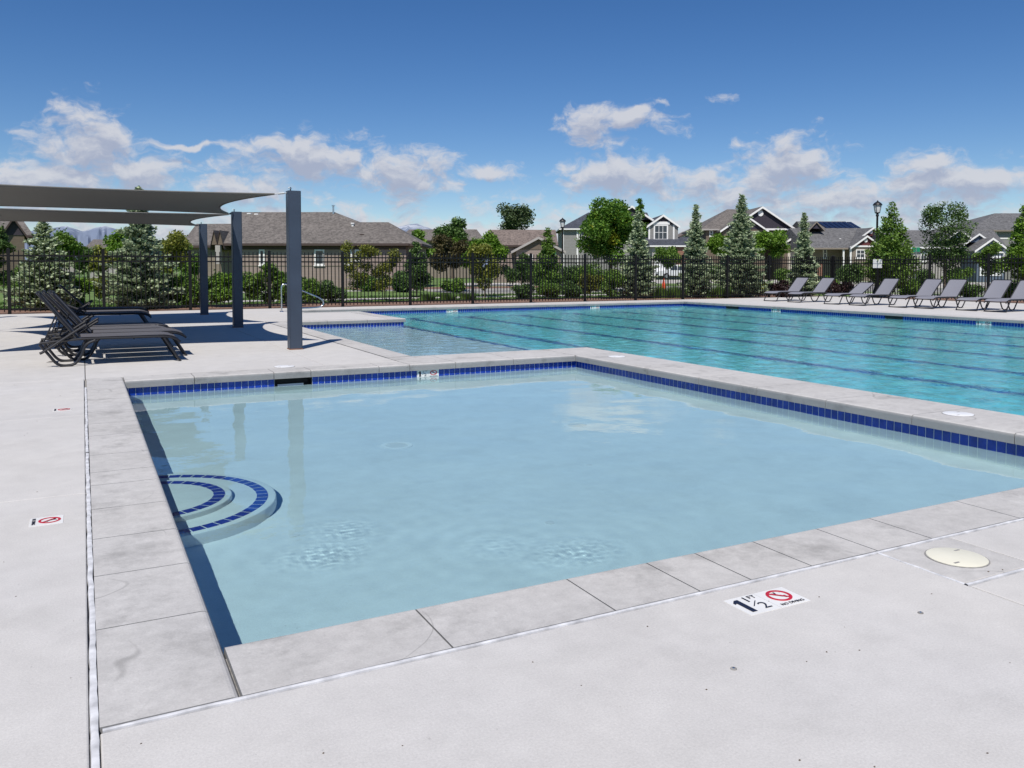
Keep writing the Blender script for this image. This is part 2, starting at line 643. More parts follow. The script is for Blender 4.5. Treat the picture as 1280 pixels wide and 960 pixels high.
def tag(o, label=None, cat=None, group=None, kind=None):
    if label:
        o['label'] = label
    if cat:
        o['category'] = cat
    if group:
        o['group'] = group
    if kind:
        o['kind'] = kind
    return o


def thing(name, label, cat, loc=(0, 0, 0), rz=0.0, group=None):
    o = bpy.data.objects.new(name, None)
    o.empty_display_size = 0.2
    col.objects.link(o)
    o.location = loc
    o.rotation_euler = (0, 0, rz)
    return tag(o, label, cat, group)


def copy_tree(o, parent=None):
    c = o.copy()
    col.objects.link(c)
    c.parent = parent
    for ch in list(o.children):
        copy_tree(ch, c)
    return c


def receiver(*os):
    for o in os:
        o.cycles.is_caustics_receiver = True


def at(px, d):
    """ground position that lies d metres ahead of the viewpoint in the direction of picture column px"""
    lat = (px - 640) / FPX * d
    return (d * math.sin(YAW) + lat * math.cos(YAW), d * math.cos(YAW) - lat * math.sin(YAW))


def hgt(py, d):
    return EYE + (335.0 - py) / FPX * d


def bevel_box(name, x0, x1, y0, y1, z0, z1, bev, mat, seg=2, lips=(), lip=0.03, face_mat=None):
    """slab with eased top edges; lips = sides with a rounder nosing"""
    bm = bmesh.new()
    bmesh.ops.create_cube(bm, size=1.0)
    for v in bm.verts:
        v.co = Vector(((x0 + x1) / 2 + v.co.x * (x1 - x0), (y0 + y1) / 2 + v.co.y * (y1 - y0), (z0 + z1) / 2 + v.co.z * (z1 - z0)))

    def side(e):
        m = (e.verts[0].co + e.verts[1].co) / 2
        if abs(m.z - z1) > 1e-6:
            return None
        for k, val, ax in (('x-', x0, 0), ('x+', x1, 0), ('y-', y0, 1), ('y+', y1, 1)):
            if abs(m[ax] - val) < 1e-6:
                return k
    norm = [e for e in bm.edges if side(e) and side(e) not in lips]
    if lips:
        le = [e for e in bm.edges if side(e) in lips]
        bmesh.ops.bevel(bm, geom=le, offset=lip, segments=4, affect='EDGES', profile=0.5)
    else:
        bmesh.ops.bevel(bm, geom=norm, offset=bev, segments=seg, affect='EDGES', profile=0.5)
    bm.normal_update()
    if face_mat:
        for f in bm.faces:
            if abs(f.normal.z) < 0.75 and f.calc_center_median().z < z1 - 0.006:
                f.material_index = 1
    me = bpy.data.meshes.new(name)
    bm.to_mesh(me)
    bm.free()
    me.materials.append(mat)
    if face_mat:
        me.materials.append(face_mat)
    return me


# ------------------------------------------------------------------ ground, streets, deck
WX0, WX1, WY0, WY1 = 0.403, 6.485, 2.947, 10.48          # wading pool, inner edge of the coping
PX0, PX1, PY0, PY1 = 7.35, 20.8, 0.6, 25.6               # main pool
SX0, SY0, SY1 = 4.30, 11.5, 20.14                        # tanning shelf X from SX0 to PX0
AX0, AY0, AY1 = 5.75, 24.2, 25.6                         # stair alcove
ZW = -0.18                                               # water level
FY, FX = 27.45, 31.0                                     # fence lines


def sheet(name, x0, x1, y0, y1, z, holes, mat):
    xs = sorted({x0, x1, *[h[0] for h in holes], *[h[1] for h in holes]})
    ys = sorted({y0, y1, *[h[2] for h in holes], *[h[3] for h in holes]})
    mb = MB()
    for i in range(len(xs) - 1):
        for j in range(len(ys) - 1):
            cx, cy = (xs[i] + xs[i + 1]) / 2, (ys[j] + ys[j + 1]) / 2
            if any(h[0] < cx < h[1] and h[2] < cy < h[3] for h in holes):
                continue
            mb.add([(xs[i], ys[j], z), (xs[i + 1], ys[j], z), (xs[i + 1], ys[j + 1], z), (xs[i], ys[j + 1], z)], [(0, 1, 2, 3)])
    return part(name, mb, mat)


tag(sheet('ground', -9000, 9000, -4000, 12000, -0.05, [(-10, 30.55, -5, 27.15)], M['grass']), kind='structure')
e = 0.06
holes = [(WX0 - e, WX1 + e, WY0 - e, WY1 + e), (PX0 - e, PX1 + e, PY0 - e, PY1 + e),
         (SX0 - e, PX0 + e, SY0 - e, SY1 + e), (AX0 - e, PX0 + e, AY0 - e, AY1 + e)]
deck = tag(sheet('deck', -10, 30.55, -5, 27.15, -0.022, holes, M['bed']), kind='structure')

G = 0.004                                                # half a joint


def deck_slab(x0, x1, y0, y1, g=(G, G, G, G)):
    return link('slab', bevel_box('slab', x0 + g[0], x1 - g[1], y0 + g[2], y1 - g[3], -0.03, 0.0, 0.006, M['deck']), deck)


CL = 0.40
OX, OYf = 0.004, 2.554                                   # outer coping joints of the wading pool
# left of the wading pool
for (y0, y1) in ((-5, -1.2), (-1.2, 2.1), (2.1, 5.34), (5.34, 8.2), (8.2, 10.9)):
    deck_slab(-3.0, OX, y0, y1, (G, 0.014, G, G))
    deck_slab(-10, -3.0, y0, y1)
for (y0, y1) in ((10.9, 14.9), (14.9, 18.8), (18.8, 22.8), (22.8, 27.15)):
    deck_slab(-3.0, OX, y0, y1)
    deck_slab(-10, -3.0, y0, y1)
# in front
deck_slab(OX, 3.2, -5, -1.2)
deck_slab(OX, 3.2, -1.2, OYf, (0.014, G, G, 0.014))
deck_slab(3.2, 7.0, -5, 2.12, (G, G, G, 0.014))
deck_slab(3.69, 7.0, 2.12, OYf, (G, G, 0.006, 0.014))
link('slab', bevel_box('slab', 3.214, 3.686, 2.134, OYf - 0.014, -0.03, 0.0, 0.005, M['coping']), deck)
# behind the wading pool, under the sails
for (y0, y1) in ((10.9, 14.9), (14.9, 18.8), (18.8, 22.8), (22.8, 26.0)):
    deck_slab(OX, 2.85, y0, y1)
    deck_slab(2.85, 3.88, y0, y1)
deck_slab(3.88, 7.35 - CL, SY1 + CL, AY0 - CL)
deck_slab(3.88, AX0 - CL, AY0 - CL, 26.0)
for i in range(7):
    deck_slab(OX + i * 3.0, OX + (i + 1) * 3.0, 26.0, 27.15)
# right of and beyond the main pool
for i in range(9):
    y0 = -5 + i * 3.58
    for j in range(3):
        x0 = 21.2 + j * 3.117
        deck_slab(x0, x0 + 3.117, y0, min(27.15, y0 + 3.58))
for i in range(4):
    deck_slab(7.0 + i * 3.55, 7.0 + (i + 1) * 3.55, -5, 0.2)


# sealant in the joints: an uneven bead
def bead(a, b, w, seed):
    rnd = random.Random(seed)
    a, b = Vector(a), Vector(b)
    d = (b - a)
    ln = d.length
    d.normalize()
    s = Vector((-d.y, d.x, 0))
    n = max(4, int(ln / 0.05))
    vs, fs = [], []
    o = 0.0
    for i in range(n + 1):
        p = a + d * (ln * i / n)
        o = o * 0.8 + rnd.uniform(-0.0010, 0.0010)
        wl = w * rnd.uniform(0.75, 1.15)
        wr = w * rnd.uniform(0.75, 1.15)
        for q, z in ((-wl, -0.014), (-wl * 0.8, 0.0015), (0, 0.0035 + rnd.uniform(-.001, .001)), (wr * 0.8, 0.0015), (wr, -0.014)):
            pp = p + s * (o + q)
            vs.append((pp.x, pp.y, z))
    for i in range(n):
        for k in range(4):
            fs.append((i * 5 + k, i * 5 + k + 1, (i + 1) * 5 + k + 1, (i + 1) * 5 + k))
    mb = MB().add(vs, fs)
    return part('joint_sealant', mb, M['sealant'], deck, smooth=True)


bead((OX, 1.6, 0), (OX, 6.5, 0), 0.0125, 1)
bead((OX, 6.53, 0), (OX, 10.1, 0), 0.0115, 2)
bead((OX + 0.02, OYf, 0), (3.2, OYf, 0), 0.0095, 3)
bead((3.2, OYf, 0), (7.0, OYf, 0), 0.009, 4)
bead((3.2, 2.125, 0), (3.2, OYf - 0.01, 0), 0.009, 5)
bead((3.2, 2.12, 0), (7.0, 2.12, 0), 0.009, 6)

# beyond the fence: beds, walks, streets
tag(part('mulch_bed', MB().box(-12, FX + 0.4, FY - 0.28, FY + 3.6, -0.30, -0.028), M['mulch']), kind='structure')
tag(part('mulch_bed', MB().box(FX - 0.42, FX + 3.2, 2, FY - 0.30, -0.30, -0.026), M['mulch']), kind='structure')
tag(part('sidewalk', MB().box(3.5, 36.9, 33.3, 34.8, -0.2, -0.012), M['walk']), kind='structure')
tag(part('sidewalk', MB().box(35.2, 36.7, -20, 33.2, -0.2, -0.016), M['walk']), kind='structure')
tag(part('street', MB().box(17.5, 120, 37.6, 44.2, -0.3, -0.034), M['road']), kind='structure')
tag(part('street', MB().box(39.6, 46.2, -60, 37.55, -0.3, -0.036), M['road']), kind='structure')
tag(part('kerb', MB().box(17.5, 39.3, 37.35, 37.55, -0.3, 0.07), M['kerb']), kind='structure')
tag(part('kerb', MB().box(39.3, 39.5, -60, 37.3, -0.3, 0.07), M['kerb']), kind='structure')
tag(part('kerb', MB().box(17.5, 120, 44.25, 44.45, -0.3, 0.07), M['kerb']), kind='structure')
tag(part('kerb', MB().box(46.3, 46.5, -60, 37.3, -0.3, 0.07), M['kerb']), kind='structure')
tag(part('sidewalk', MB().box(3.5, 120, 46.2, 47.6, -0.2, -0.010), M['walk']), kind='structure')
tag(part('sidewalk', MB().box(48.2, 49.6, -60, 37.0, -0.2, -0.014), M['walk']), kind='structure')
tag(part('mulch_bed', MB().box(15, 30, 49.0, 53.5, -0.2, -0.024), M['mulch']), kind='structure')


def rot_strip(name, px0, px1, d0, d1, z, mat):
    p = [at(px0, d0), at(px1, d0), at(px1, d1), at(px0, d1)]
    return tag(part(name, MB().prism(p, z - 0.2, z), mat), kind='structure')


rot_strip('driveway', 800, 1000, 72, 92, -0.018, M['walk'])
rot_strip('driveway', 1015, 1130, 62, 80, -0.018, M['walk'])
rot_strip('driveway', 1130, 1270, 56, 76, -0.018, M['walk'])
rot_strip('driveway', 575, 668, 62, 73, -0.018, M['walk'])

# far mountains
rnd = random.Random(5)


def mountains():
    prof = [(-400, 330), (-200, 318), (-60, 300), (20, 292), (60, 287), (85, 283), (105, 290), (118, 286), (132, 283), (150, 288), (180, 300),
            (230, 312), (300, 318), (400, 312), (470, 296), (495, 285), (510, 281.5), (522, 280), (540, 287), (580, 302), (640, 315), (720, 322), (900, 328)]
    d = 14000.0
    vs, fs = [], []
    sub = []
    for (a, b), (c, e2) in zip(prof[:-1], prof[1:]):
        n = max(2, int((c - a) / 3))
        for i in range(n):
            t = i / n
            sub.append((a + (c - a) * t, b + (e2 - b) * t - rnd.uniform(0, 0.7)))
    rows = 12
    for n_, (px, py) in enumerate(sub):
        for k in range(rows):
            t = k / (rows - 1)
            # spurs run down from the crest, wavering along the range
            dd = d * (0.70 + 0.30 * t)
            x, y = at(px, dd)
            top = max(6.0, hgt(py, d))
            spur = (math.sin(px * 0.31 + 1.3 * math.sin(t * 5 + px * 0.07)) + 0.6 * math.sin(px * 0.83 + t * 6) + 0.4 * math.sin(px * 0.17 - t * 9)) * 0.13
            z = top * t ** 1.25 * (1 + (spur * math.sin(math.pi * t))) - 60 * (1 - t)
            vs.append((x, y, z))
        x, y = at(px, d * 1.3)
        vs.append((x, y, -60))
    c = rows + 1
    for i in range(len(sub) - 1):
        for k in range(rows):
            fs.append((i * c + k, (i + 1) * c + k, (i + 1) * c + k + 1, i * c + k + 1))
    m, N, L, b = nmat('haze_tinted_rock')
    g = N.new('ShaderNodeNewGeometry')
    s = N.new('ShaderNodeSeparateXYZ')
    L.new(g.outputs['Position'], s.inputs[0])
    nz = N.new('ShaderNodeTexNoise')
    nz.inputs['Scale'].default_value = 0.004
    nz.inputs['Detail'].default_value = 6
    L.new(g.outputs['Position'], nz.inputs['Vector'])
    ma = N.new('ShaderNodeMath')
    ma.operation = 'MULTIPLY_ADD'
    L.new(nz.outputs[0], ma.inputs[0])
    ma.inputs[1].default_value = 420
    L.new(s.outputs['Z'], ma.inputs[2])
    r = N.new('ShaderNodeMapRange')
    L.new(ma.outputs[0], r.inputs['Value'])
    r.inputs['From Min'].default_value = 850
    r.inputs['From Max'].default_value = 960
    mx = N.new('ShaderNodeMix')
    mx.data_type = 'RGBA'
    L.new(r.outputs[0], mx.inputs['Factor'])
    mx.inputs['A'].default_value = (0.17, 0.21, 0.29, 1)  # blue distance haze is mixed into the rock and snow colours
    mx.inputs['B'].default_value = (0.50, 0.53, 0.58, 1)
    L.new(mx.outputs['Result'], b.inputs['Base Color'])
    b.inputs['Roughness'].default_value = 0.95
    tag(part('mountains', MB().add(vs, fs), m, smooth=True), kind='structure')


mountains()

# ------------------------------------------------------------------ wading pool
ZF = -0.60
OV = 0.040                                               # overhang of the coping over the tiles
wade = thing('wading_pool', 'shallow square wading pool with pale floor, blue waterline tiles and concrete coping', 'pool', ((WX0 + WX1) / 2, (WY0 + WY1) / 2, ZF))
BX0, BX1, BY0, BY1 = WX0 - OV, WX1 + OV, WY0 - OV, WY1 + OV
TP = 0.0787                                              # tile pitch
TPX = (BX1 - BX0) / int((BX1 - BX0) / TP)
SKX0, SKX1 = (BX0 + round((v_ - BX0) / TPX) * TPX for v_ in (2.10, 2.54))      # skimmer mouth in the back wall
DMX0 = BX0 + round((3.96 - BX0) / TPX) * TPX             # depth marker among the tiles, four tiles wide


def basin_mesh(x0, x1, y0, y1, zf, zt, cove=0.10, hole=None):
    """floor with coved wall feet"""
    mb = MB()
    loops = []
    for k in range(5):
        a = math.pi / 2 * k / 4
        ins = cove * (1 - math.sin(a))
        z = zf + cove * (1 - math.cos(a))
        loops.append((ins, z))
    loops.append((0, zt))
    vs = []
    for ins, z in loops:
        vs += [(x0 + ins, y0 + ins, z), (x1 - ins, y0 + ins, z), (x1 - ins, y1 - ins, z), (x0 + ins, y1 - ins, z)]
    fs = [(0, 1, 2, 3)]
    for i in range(len(loops) - 1):
        for k in range(4):
            fs.append((i * 4 + (k + 1) % 4, i * 4 + k, (i + 1) * 4 + k, (i + 1) * 4 + (k + 1) % 4))
    return mb.add(vs, fs)


b = part('basin', basin_mesh(BX0, BX1, BY0, BY1, ZF, -0.192), M['plaster'], wade, True, smooth=True)
receiver(b)
# mortar bed behind the tiles
bk = 0.0012
mb = MB()
mb.box(BX0 - 0.04, BX0 - bk, BY0, BY1, -0.25, -0.07)
mb.box(BX1 + bk, BX1 + 0.04, BY0, BY1, -0.25, -0.07)
mb.box(BX0 - 0.04, BX1 + 0.04, BY0 - 0.04, BY0 - bk, -0.25, -0.07)
mb.box(BX0 - 0.04, SKX0, BY1 + bk, BY1 + 0.04, -0.25, -0.07)
mb.box(SKX1, BX1 + 0.04, BY1 + bk, BY1 + 0.04, -0.25, -0.07)
receiver(part('mortar_bed', mb, M['grout'], wade, True))
TP = 0.0787                                              # tile pitch
TZ0, TZ1 = -0.188, -0.087
tile_x = MB().box(-TP / 2 + 0.0026, TP / 2 - 0.0026, -0.012, 0.0, TZ0, TZ1).mesh('tile', M['tile'])   # faces -Y
tile_y = MB().box(-0.012, 0.0, -TP / 2 + 0.0026, TP / 2 - 0.0026, TZ0, TZ1).mesh('tile', M['tile'])
rnd = random.Random(2)
wl = wade.location
n = int((BX1 - BX0) / TP)
TPX = (BX1 - BX0) / n
for i in range(n):
    x = BX0 + (i + 0.5) * TPX
    if SKX0 < x < SKX1 or DMX0 < x < DMX0 + 4 * TPX:
        continue
    receiver(link('tile', tile_x, wade, (x - wl.x, BY1 + 0.012 + rnd.uniform(-.0005, .0005) - wl.y, -wl.z)))
n = int((BY1 - BY0) / TP)
TPY = (BY1 - BY0) / n
for i in range(n):
    y = BY1 - (i + 0.5) * TPY
    receiver(link('tile', tile_y, wade, (BX1 + 0.012 + rnd.uniform(-.0005, .0005) - wl.x, y - wl.y, -wl.z)))
mb = MB()
for i in range(n):
    y = BY1 - (i + 0.5) * TP
    mb.box(BX0 - 0.012, BX0, y - TP / 2 + .002, y + TP / 2 - .002, TZ0, TZ1)
for i in range(int((BX1 - BX0) / TP)):
    x = BX0 + (i + 0.5) * TP
    mb.box(x - TP / 2 + .002, x + TP / 2 - .002, BY0 - 0.012, BY0, TZ0, TZ1)
o = part('tile_band', mb, M['tile'], wade, True)
tag(o, kind='stuff')
receiver(o)


# coping stones
def stones(parent, along, a0, a1, c0, c1, cuts, lips):
    """a run of coping between a0 and a1 (along 'x' or 'y'), c0..c1 across"""
    cs = [a0] + [c for c in cuts if a0 < c < a1] + [a1]
    for p, q in zip(cs[:-1], cs[1:]):
        g = 0.0035
        if along == 'x':
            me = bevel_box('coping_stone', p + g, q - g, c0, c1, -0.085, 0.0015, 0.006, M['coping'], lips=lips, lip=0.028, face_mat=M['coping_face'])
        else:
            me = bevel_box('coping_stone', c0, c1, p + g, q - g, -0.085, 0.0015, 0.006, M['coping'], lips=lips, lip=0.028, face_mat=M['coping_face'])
        o = part('coping_stone', me, None, parent, True)


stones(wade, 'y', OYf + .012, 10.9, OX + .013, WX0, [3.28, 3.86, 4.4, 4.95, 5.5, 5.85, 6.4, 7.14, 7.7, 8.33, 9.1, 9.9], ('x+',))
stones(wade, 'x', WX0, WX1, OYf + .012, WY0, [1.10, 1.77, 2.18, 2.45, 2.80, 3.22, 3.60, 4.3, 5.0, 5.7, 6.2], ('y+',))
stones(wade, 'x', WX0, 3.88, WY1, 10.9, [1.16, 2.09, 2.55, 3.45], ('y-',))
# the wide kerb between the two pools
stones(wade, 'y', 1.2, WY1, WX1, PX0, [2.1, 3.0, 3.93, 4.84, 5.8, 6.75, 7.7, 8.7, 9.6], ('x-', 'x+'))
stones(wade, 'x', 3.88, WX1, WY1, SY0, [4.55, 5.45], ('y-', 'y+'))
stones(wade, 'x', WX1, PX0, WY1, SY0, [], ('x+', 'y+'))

# skimmer mouth
sk = part('skimmer_mouth', MB().box(SKX0 + .01, SKX1 - .01, BY1 + 0.14, BY1 + 0.16, -0.3, -0.085)
          .box(SKX0 + .002, SKX0 + .012, BY1 + .006, BY1 + 0.15, -0.3, -0.087).box(SKX1 - .012, SKX1 - .002, BY1 + .006, BY1 + 0.15, -0.3, -0.087)
          .box(SKX0 + .014, SKX1 - .014, BY1 + .01, BY1 + 0.14, -0.095, -0.0865), M['black'], wade, True)
part('weir_flap', MB().box(SKX0 + .05, SKX1 - .10, BY1 + .05, BY1 + .058, -0.22, -0.165), M['white'], sk, True)

# round entry steps on the left wall
CY = 5.83


def half_disc(r, z0, z1, n=40, rb=0.02):
    prof = [(r, z0), (r, z1 - rb), (r - rb * 0.3, z1 - rb * 0.3), (r - rb, z1)]
    vs, fs = [], []
    for rr, z in prof:
        for k in range(n + 1):
            a = -math.pi / 2 + math.pi * k / n
            vs.append((BX0 + rr * math.cos(a) + 0.001, CY + rr * math.sin(a), z))
    m = n + 1
    for i in range(len(prof) - 1):
        for k in range(n):
            fs.append((i * m + k, i * m + k + 1, (i + 1) * m + k + 1, (i + 1) * m + k))
    fs.append(tuple((len(prof) - 1) * m + k for k in range(m)))
    return MB().add(vs, fs)


for r_out, z_top, tr, z_bot in ((0.79, -0.385, 0.70, ZF), (0.505, -0.285, 0.425, -0.385)):
    st = part('step', half_disc(r_out, z_bot, z_top), M['plaster'], wade, True, smooth=True)
    receiver(st)
    nt = int(math.pi * tr / 0.0815)
    for k in range(nt):
        a0 = -math.pi / 2 + math.pi * (k + 0.05) / nt
        a1 = -math.pi / 2 + math.pi * (k + 0.95) / nt
        r0, r1 = tr - 0.037, tr + 0.037
        pl = [(BX0 + r0 * math.cos(a0), CY + r0 * math.sin(a0)), (BX0 + r1 * math.cos(a0), CY + r1 * math.sin(a0)),
              (BX0 + r1 * math.cos(a1), CY + r1 * math.sin(a1)), (BX0 + r0 * math.cos(a1), CY + r0 * math.sin(a1))]
        receiver(part('step_tile', MB().prism(pl, z_top - 0.006, z_top + 0.003), M['tile'], st, True))

# main drains and inlets in the floor
for (x, y) in ((2.45, 6.96), (4.35, 6.99)):
    dr = part('drain_ring', MB().lathe([(0.14, 0.002), (0.14, 0.014), (0.104, 0.016), (0.104, 0.004)], 28, (x, y, ZF)), M['drain_white'], wade, True, smooth=True)
    gr = part('drain_cover', MB().lathe([(0.10, 0.001), (0.10, 0.006), (0.03, 0.012)], 24, (x, y, ZF)), M['marker'], wade, True, smooth=True)
    receiver(dr, gr)
for (x, y) in ((1.1, 5.0), (2.6, 4.5), (3.6, 5.6)):
    receiver(part('floor_inlet', MB().lathe([(0.03, 0.001), (0.03, 0.007), (0.01, 0.009)], 14, (x, y, ZF)), M['white'], wade, True))


# ------------------------------------------------------------------ main pool
mainp = thing('swimming_pool', 'long turquoise lap pool with dark lane lines and blue waterline tiles', 'pool', ((PX0 + PX1) / 2, (PY0 + PY1) / 2, -1.3))
ZM = -1.30
ZS = -0.46


def wall_quad(mb, a, b_, z0, z1):
    mb.add([(a[0], a[1], z0), (b_[0], b_[1], z0), (b_[0], b_[1], z1), (a[0], a[1], z1)], [(0, 1, 2, 3)])


mb = MB()
o1, o2 = PX0 - OV, PX1 + OV
q1, q2 = PY0 - OV, PY1 + OV
mb.add([(o1, q1, ZM), (o2, q1, ZM), (o2, q2, ZM), (o1, q2, ZM)], [(0, 1, 2, 3)])
wall_quad(mb, (o1, q1), (o2, q1), ZM, -0.06)
wall_quad(mb, (o2, q1), (o2, q2), ZM, -0.06)
wall_quad(mb, (o2, q2), (AX0 - OV, q2), ZM, -0.06)
wall_quad(mb, (o1, q1), (o1, SY0 + OV * 0), ZM, -0.06)
wall_quad(mb, (o1, SY0 - OV), (o1, SY1 + OV), ZM, ZS)
wall_quad(mb, (o1, SY1 + OV), (o1, AY0 - OV), ZM, -0.06)
# shelf
mb.add([(SX0 - OV, SY0 - OV, ZS), (o1, SY0 - OV, ZS), (o1, SY1 + OV, ZS), (SX0 - OV, SY1 + OV, ZS)], [(0, 1, 2, 3)])
wall_quad(mb, (SX0 - OV, SY0 - OV), (SX0 - OV, SY1 + OV), ZS, -0.06)
wall_quad(mb, (SX0 - OV, SY0 - OV), (o1, SY0 - OV), ZS, -0.06)
wall_quad(mb, (SX0 - OV, SY1 + OV), (o1, SY1 + OV), ZS, -0.06)
# alcove with steps
wall_quad(mb, (AX0 - OV, AY0 - OV), (o1, AY0 - OV), ZM, -0.06)
wall_quad(mb, (AX0 - OV, AY0 - OV), (AX0 - OV, AY1 + OV), ZM, -0.06)
basin = part('basin', mb, M['plaster2'], mainp, True)
receiver(basin)
for k in range(4):
    receiver(part('step', MB().box(AX0 - OV, AX0 + 0.35 * (k + 1), AY0 - OV + .001, AY1 + OV - .001, ZM, -0.40 - 0.27 * k + 0.0), M['plaster2'], mainp, True)
             ) if k == 0 else receiver(part('step', MB().box(AX0 + 0.35 * k, AX0 + 0.35 * (k + 1), AY0 - OV + .001, AY1 + OV - .001, ZM, -0.40 - 0.22 * k), M['plaster2'], mainp, True))
# dark edge tiles of the shelf
receiver(part('shelf_edge_tiles', MB().box(o1 - 0.10, o1 + 0.004, SY0, SY1, ZS - 0.08, ZS + 0.004), M['tile_line'], mainp, True))
# lane lines
for x in (8.95, 10.85, 12.75, 14.75, 16.8, 18.8):
    mb = MB().box(x - 0.12, x + 0.12, PY0 + 1.5, PY1 - 1.4, ZM - 0.01, ZM + 0.004)
    mb.box(x - 0.45, x - 0.1205, PY1 - 1.65, PY1 - 1.4, ZM - 0.01, ZM + 0.004).box(x + 0.1205, x + 0.45, PY1 - 1.65, PY1 - 1.4, ZM - 0.01, ZM + 0.004)
    receiver(part('lane_line', mb, M['tile_line'], mainp, True))


# mortar behind the waterline tiles
mb = MB()
g_ = 0.0015
mb.box(AX0 - OV, o2, q2 - g_, q2 + 0.03, -0.195, -0.08).box(o2 - g_, o2 + 0.03, q1, q2 - 0.002, -0.195, -0.08)
mb.box(SX0 - OV, o1, SY1 + OV - g_, SY1 + OV + 0.03, -0.195, -0.08).box(SX0 - OV - 0.03, SX0 - OV + g_, SY0, SY1, -0.195, -0.08)
receiver(part('mortar_bed', mb, M['grout'], mainp, True))


# waterline tiles, too small here to pick apart
def tile_run(mb, a, b_, nx, ny):
    a, b_ = Vector((*a, 0)), Vector((*b_, 0))
    d = b_ - a
    ln = d.length
    d.normalize()
    nn = int(ln / TP)
    for i in range(nn):
        c = a + d * ((i + 0.5) * ln / nn)
        h = TP / 2 - 0.004
        if abs(d.x) > 0.5:
            mb.box(c.x - h, c.x + h, c.y - 0.004, c.y + 0.004, -0.19, -0.087)
        else:
            mb.box(c.x - 0.004, c.x + 0.004, c.y - h, c.y + h, -0.19, -0.087)


mb = MB()
tile_run(mb, (AX0 - OV, q2), (o2, q2), 0, 0)
tile_run(mb, (o2, q1), (o2, q2), 0, 0)
tile_run(mb, (SX0 - OV, SY1 + OV), (o1, SY1 + OV), 0, 0)
tile_run(mb, (o1, SY1 + OV), (o1, AY0 - OV), 0, 0)
tile_run(mb, (SX0 - OV, SY0), (SX0 - OV, SY1), 0, 0)
tile_run(mb, (o1, q1), (o1, SY0), 0, 0)
tile_run(mb, (SX0, SY0 - OV), (o1, SY0 - OV), 0, 0)
o = part('tile_band', mb, M['tile'], mainp, True)
tag(o, kind='stuff')
receiver(o)


def steps_of(a, b_, s):
    n = max(1, round((b_ - a) / s))
    return [a + (b_ - a) * i / n for i in range(1, n)]


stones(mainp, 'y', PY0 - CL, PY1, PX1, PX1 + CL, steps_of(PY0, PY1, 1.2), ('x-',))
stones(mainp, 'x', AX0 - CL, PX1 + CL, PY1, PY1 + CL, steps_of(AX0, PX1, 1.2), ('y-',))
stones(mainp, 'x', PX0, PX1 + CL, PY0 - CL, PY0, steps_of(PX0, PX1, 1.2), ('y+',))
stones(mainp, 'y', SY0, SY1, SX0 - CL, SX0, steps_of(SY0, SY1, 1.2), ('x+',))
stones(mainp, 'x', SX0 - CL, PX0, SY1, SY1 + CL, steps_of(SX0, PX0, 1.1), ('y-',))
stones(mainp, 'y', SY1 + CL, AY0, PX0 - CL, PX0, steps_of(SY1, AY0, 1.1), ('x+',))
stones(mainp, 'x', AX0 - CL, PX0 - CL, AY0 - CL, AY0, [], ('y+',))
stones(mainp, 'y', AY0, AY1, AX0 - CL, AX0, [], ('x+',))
# dark skimmer mouths of the main pool
for (x0, x1, y0, y1) in ((o2 - 0.01, o2 + 0.06, 22.6, 23.25), (o2 - 0.01, o2 + 0.06, 15.9, 16.5)):
    part('skimmer_mouth', MB().box(x0, x1, y0, y1, -0.178, -0.086), M['black'], mainp, True)


# water surfaces: real small waves
def wave_field(X, Y, seed, n, lmin, lmax, amp, wind=None):
    rng = np.random.default_rng(seed)
    Z = np.zeros_like(X)
    for k in range(n):
        lam = np.exp(rng.uniform(np.log(lmin), np.log(lmax)))
        a = rng.uniform(0, 2 * np.pi) if wind is None else wind + rng.normal(0, 0.9)
        ph = rng.uniform(0, 2 * np.pi)
        kk = 2 * np.pi / lam
        Z += amp * lam * np.sin(kk * (X * np.cos(a) + Y * np.sin(a)) + ph)
    return Z


def water(name, x0, x1, y0, y1, res, zfun, mat):
    nx, ny = int((x1 - x0) / res) + 1, int((y1 - y0) / res) + 1
    xs, ys = np.linspace(x0, x1, nx), np.linspace(y0, y1, ny)
    X, Y = np.meshgrid(xs, ys)
    Z = zfun(X, Y) + ZW
    V = np.stack([X.ravel(), Y.ravel(), Z.ravel()], 1)
    i = np.arange(nx * ny).reshape(ny, nx)
    F = np.stack([i[:-1, :-1].ravel(), i[:-1, 1:].ravel(), i[1:, 1:].ravel(), i[1:, :-1].ravel()], 1)
    me = bpy.data.meshes.new(name)
    me.from_pydata(V.tolist(), [], F.tolist())
    me.polygons.foreach_set('use_smooth', [True] * len(me.polygons))
    me.materials.append(mat)
    o = link(name, me)
    o.cycles.is_caustics_caster = True
    return tag(o, kind='structure')


BUB = [(1.02, 4.44, 0.36), (1.26, 4.76, 0.32), (2.34, 3.80, 0.34), (2.00, 4.12, 0.34), (5.0, 6.6, 0.26), (3.9, 9.3, 0.2)]


def wade_z(X, Y):
    Z = wave_field(X, Y, 3, 16, 0.30, 1.5, 0.00030)
    rip = wave_field(X, Y, 8, 70, 0.032, 0.085, 0.0036)
    big = wave_field(X, Y, 9, 10, 0.4, 0.9, 1.0)
    m = np.zeros_like(X)
    for k, (bx, by, r) in enumerate(BUB):
        w = 1.0 if k < 3 else (0.45 if k == 3 else 0.22)
        dist = np.hypot(X - bx, Y - by) + 0.03 * np.sin(9 * X + 3 * k) + 0.03 * np.sin(11 * Y)
        m = np.maximum(m, w * np.clip(1.15 - dist / r, 0, 1) ** 1.9)
    ring_ = np.zeros_like(X)
    for bx, by, r in BUB[:4]:
        dd = np.hypot(X - bx, Y - by)
        ring_ += 0.00022 * np.sin(dd * 42) * np.exp(-dd / 0.55)
    return Z + rip * m * 0.19 + ring_


def main_z(X, Y):
    return wave_field(X, Y, 21, 70, 0.16, 0.6, 0.00115, wind=0.5)


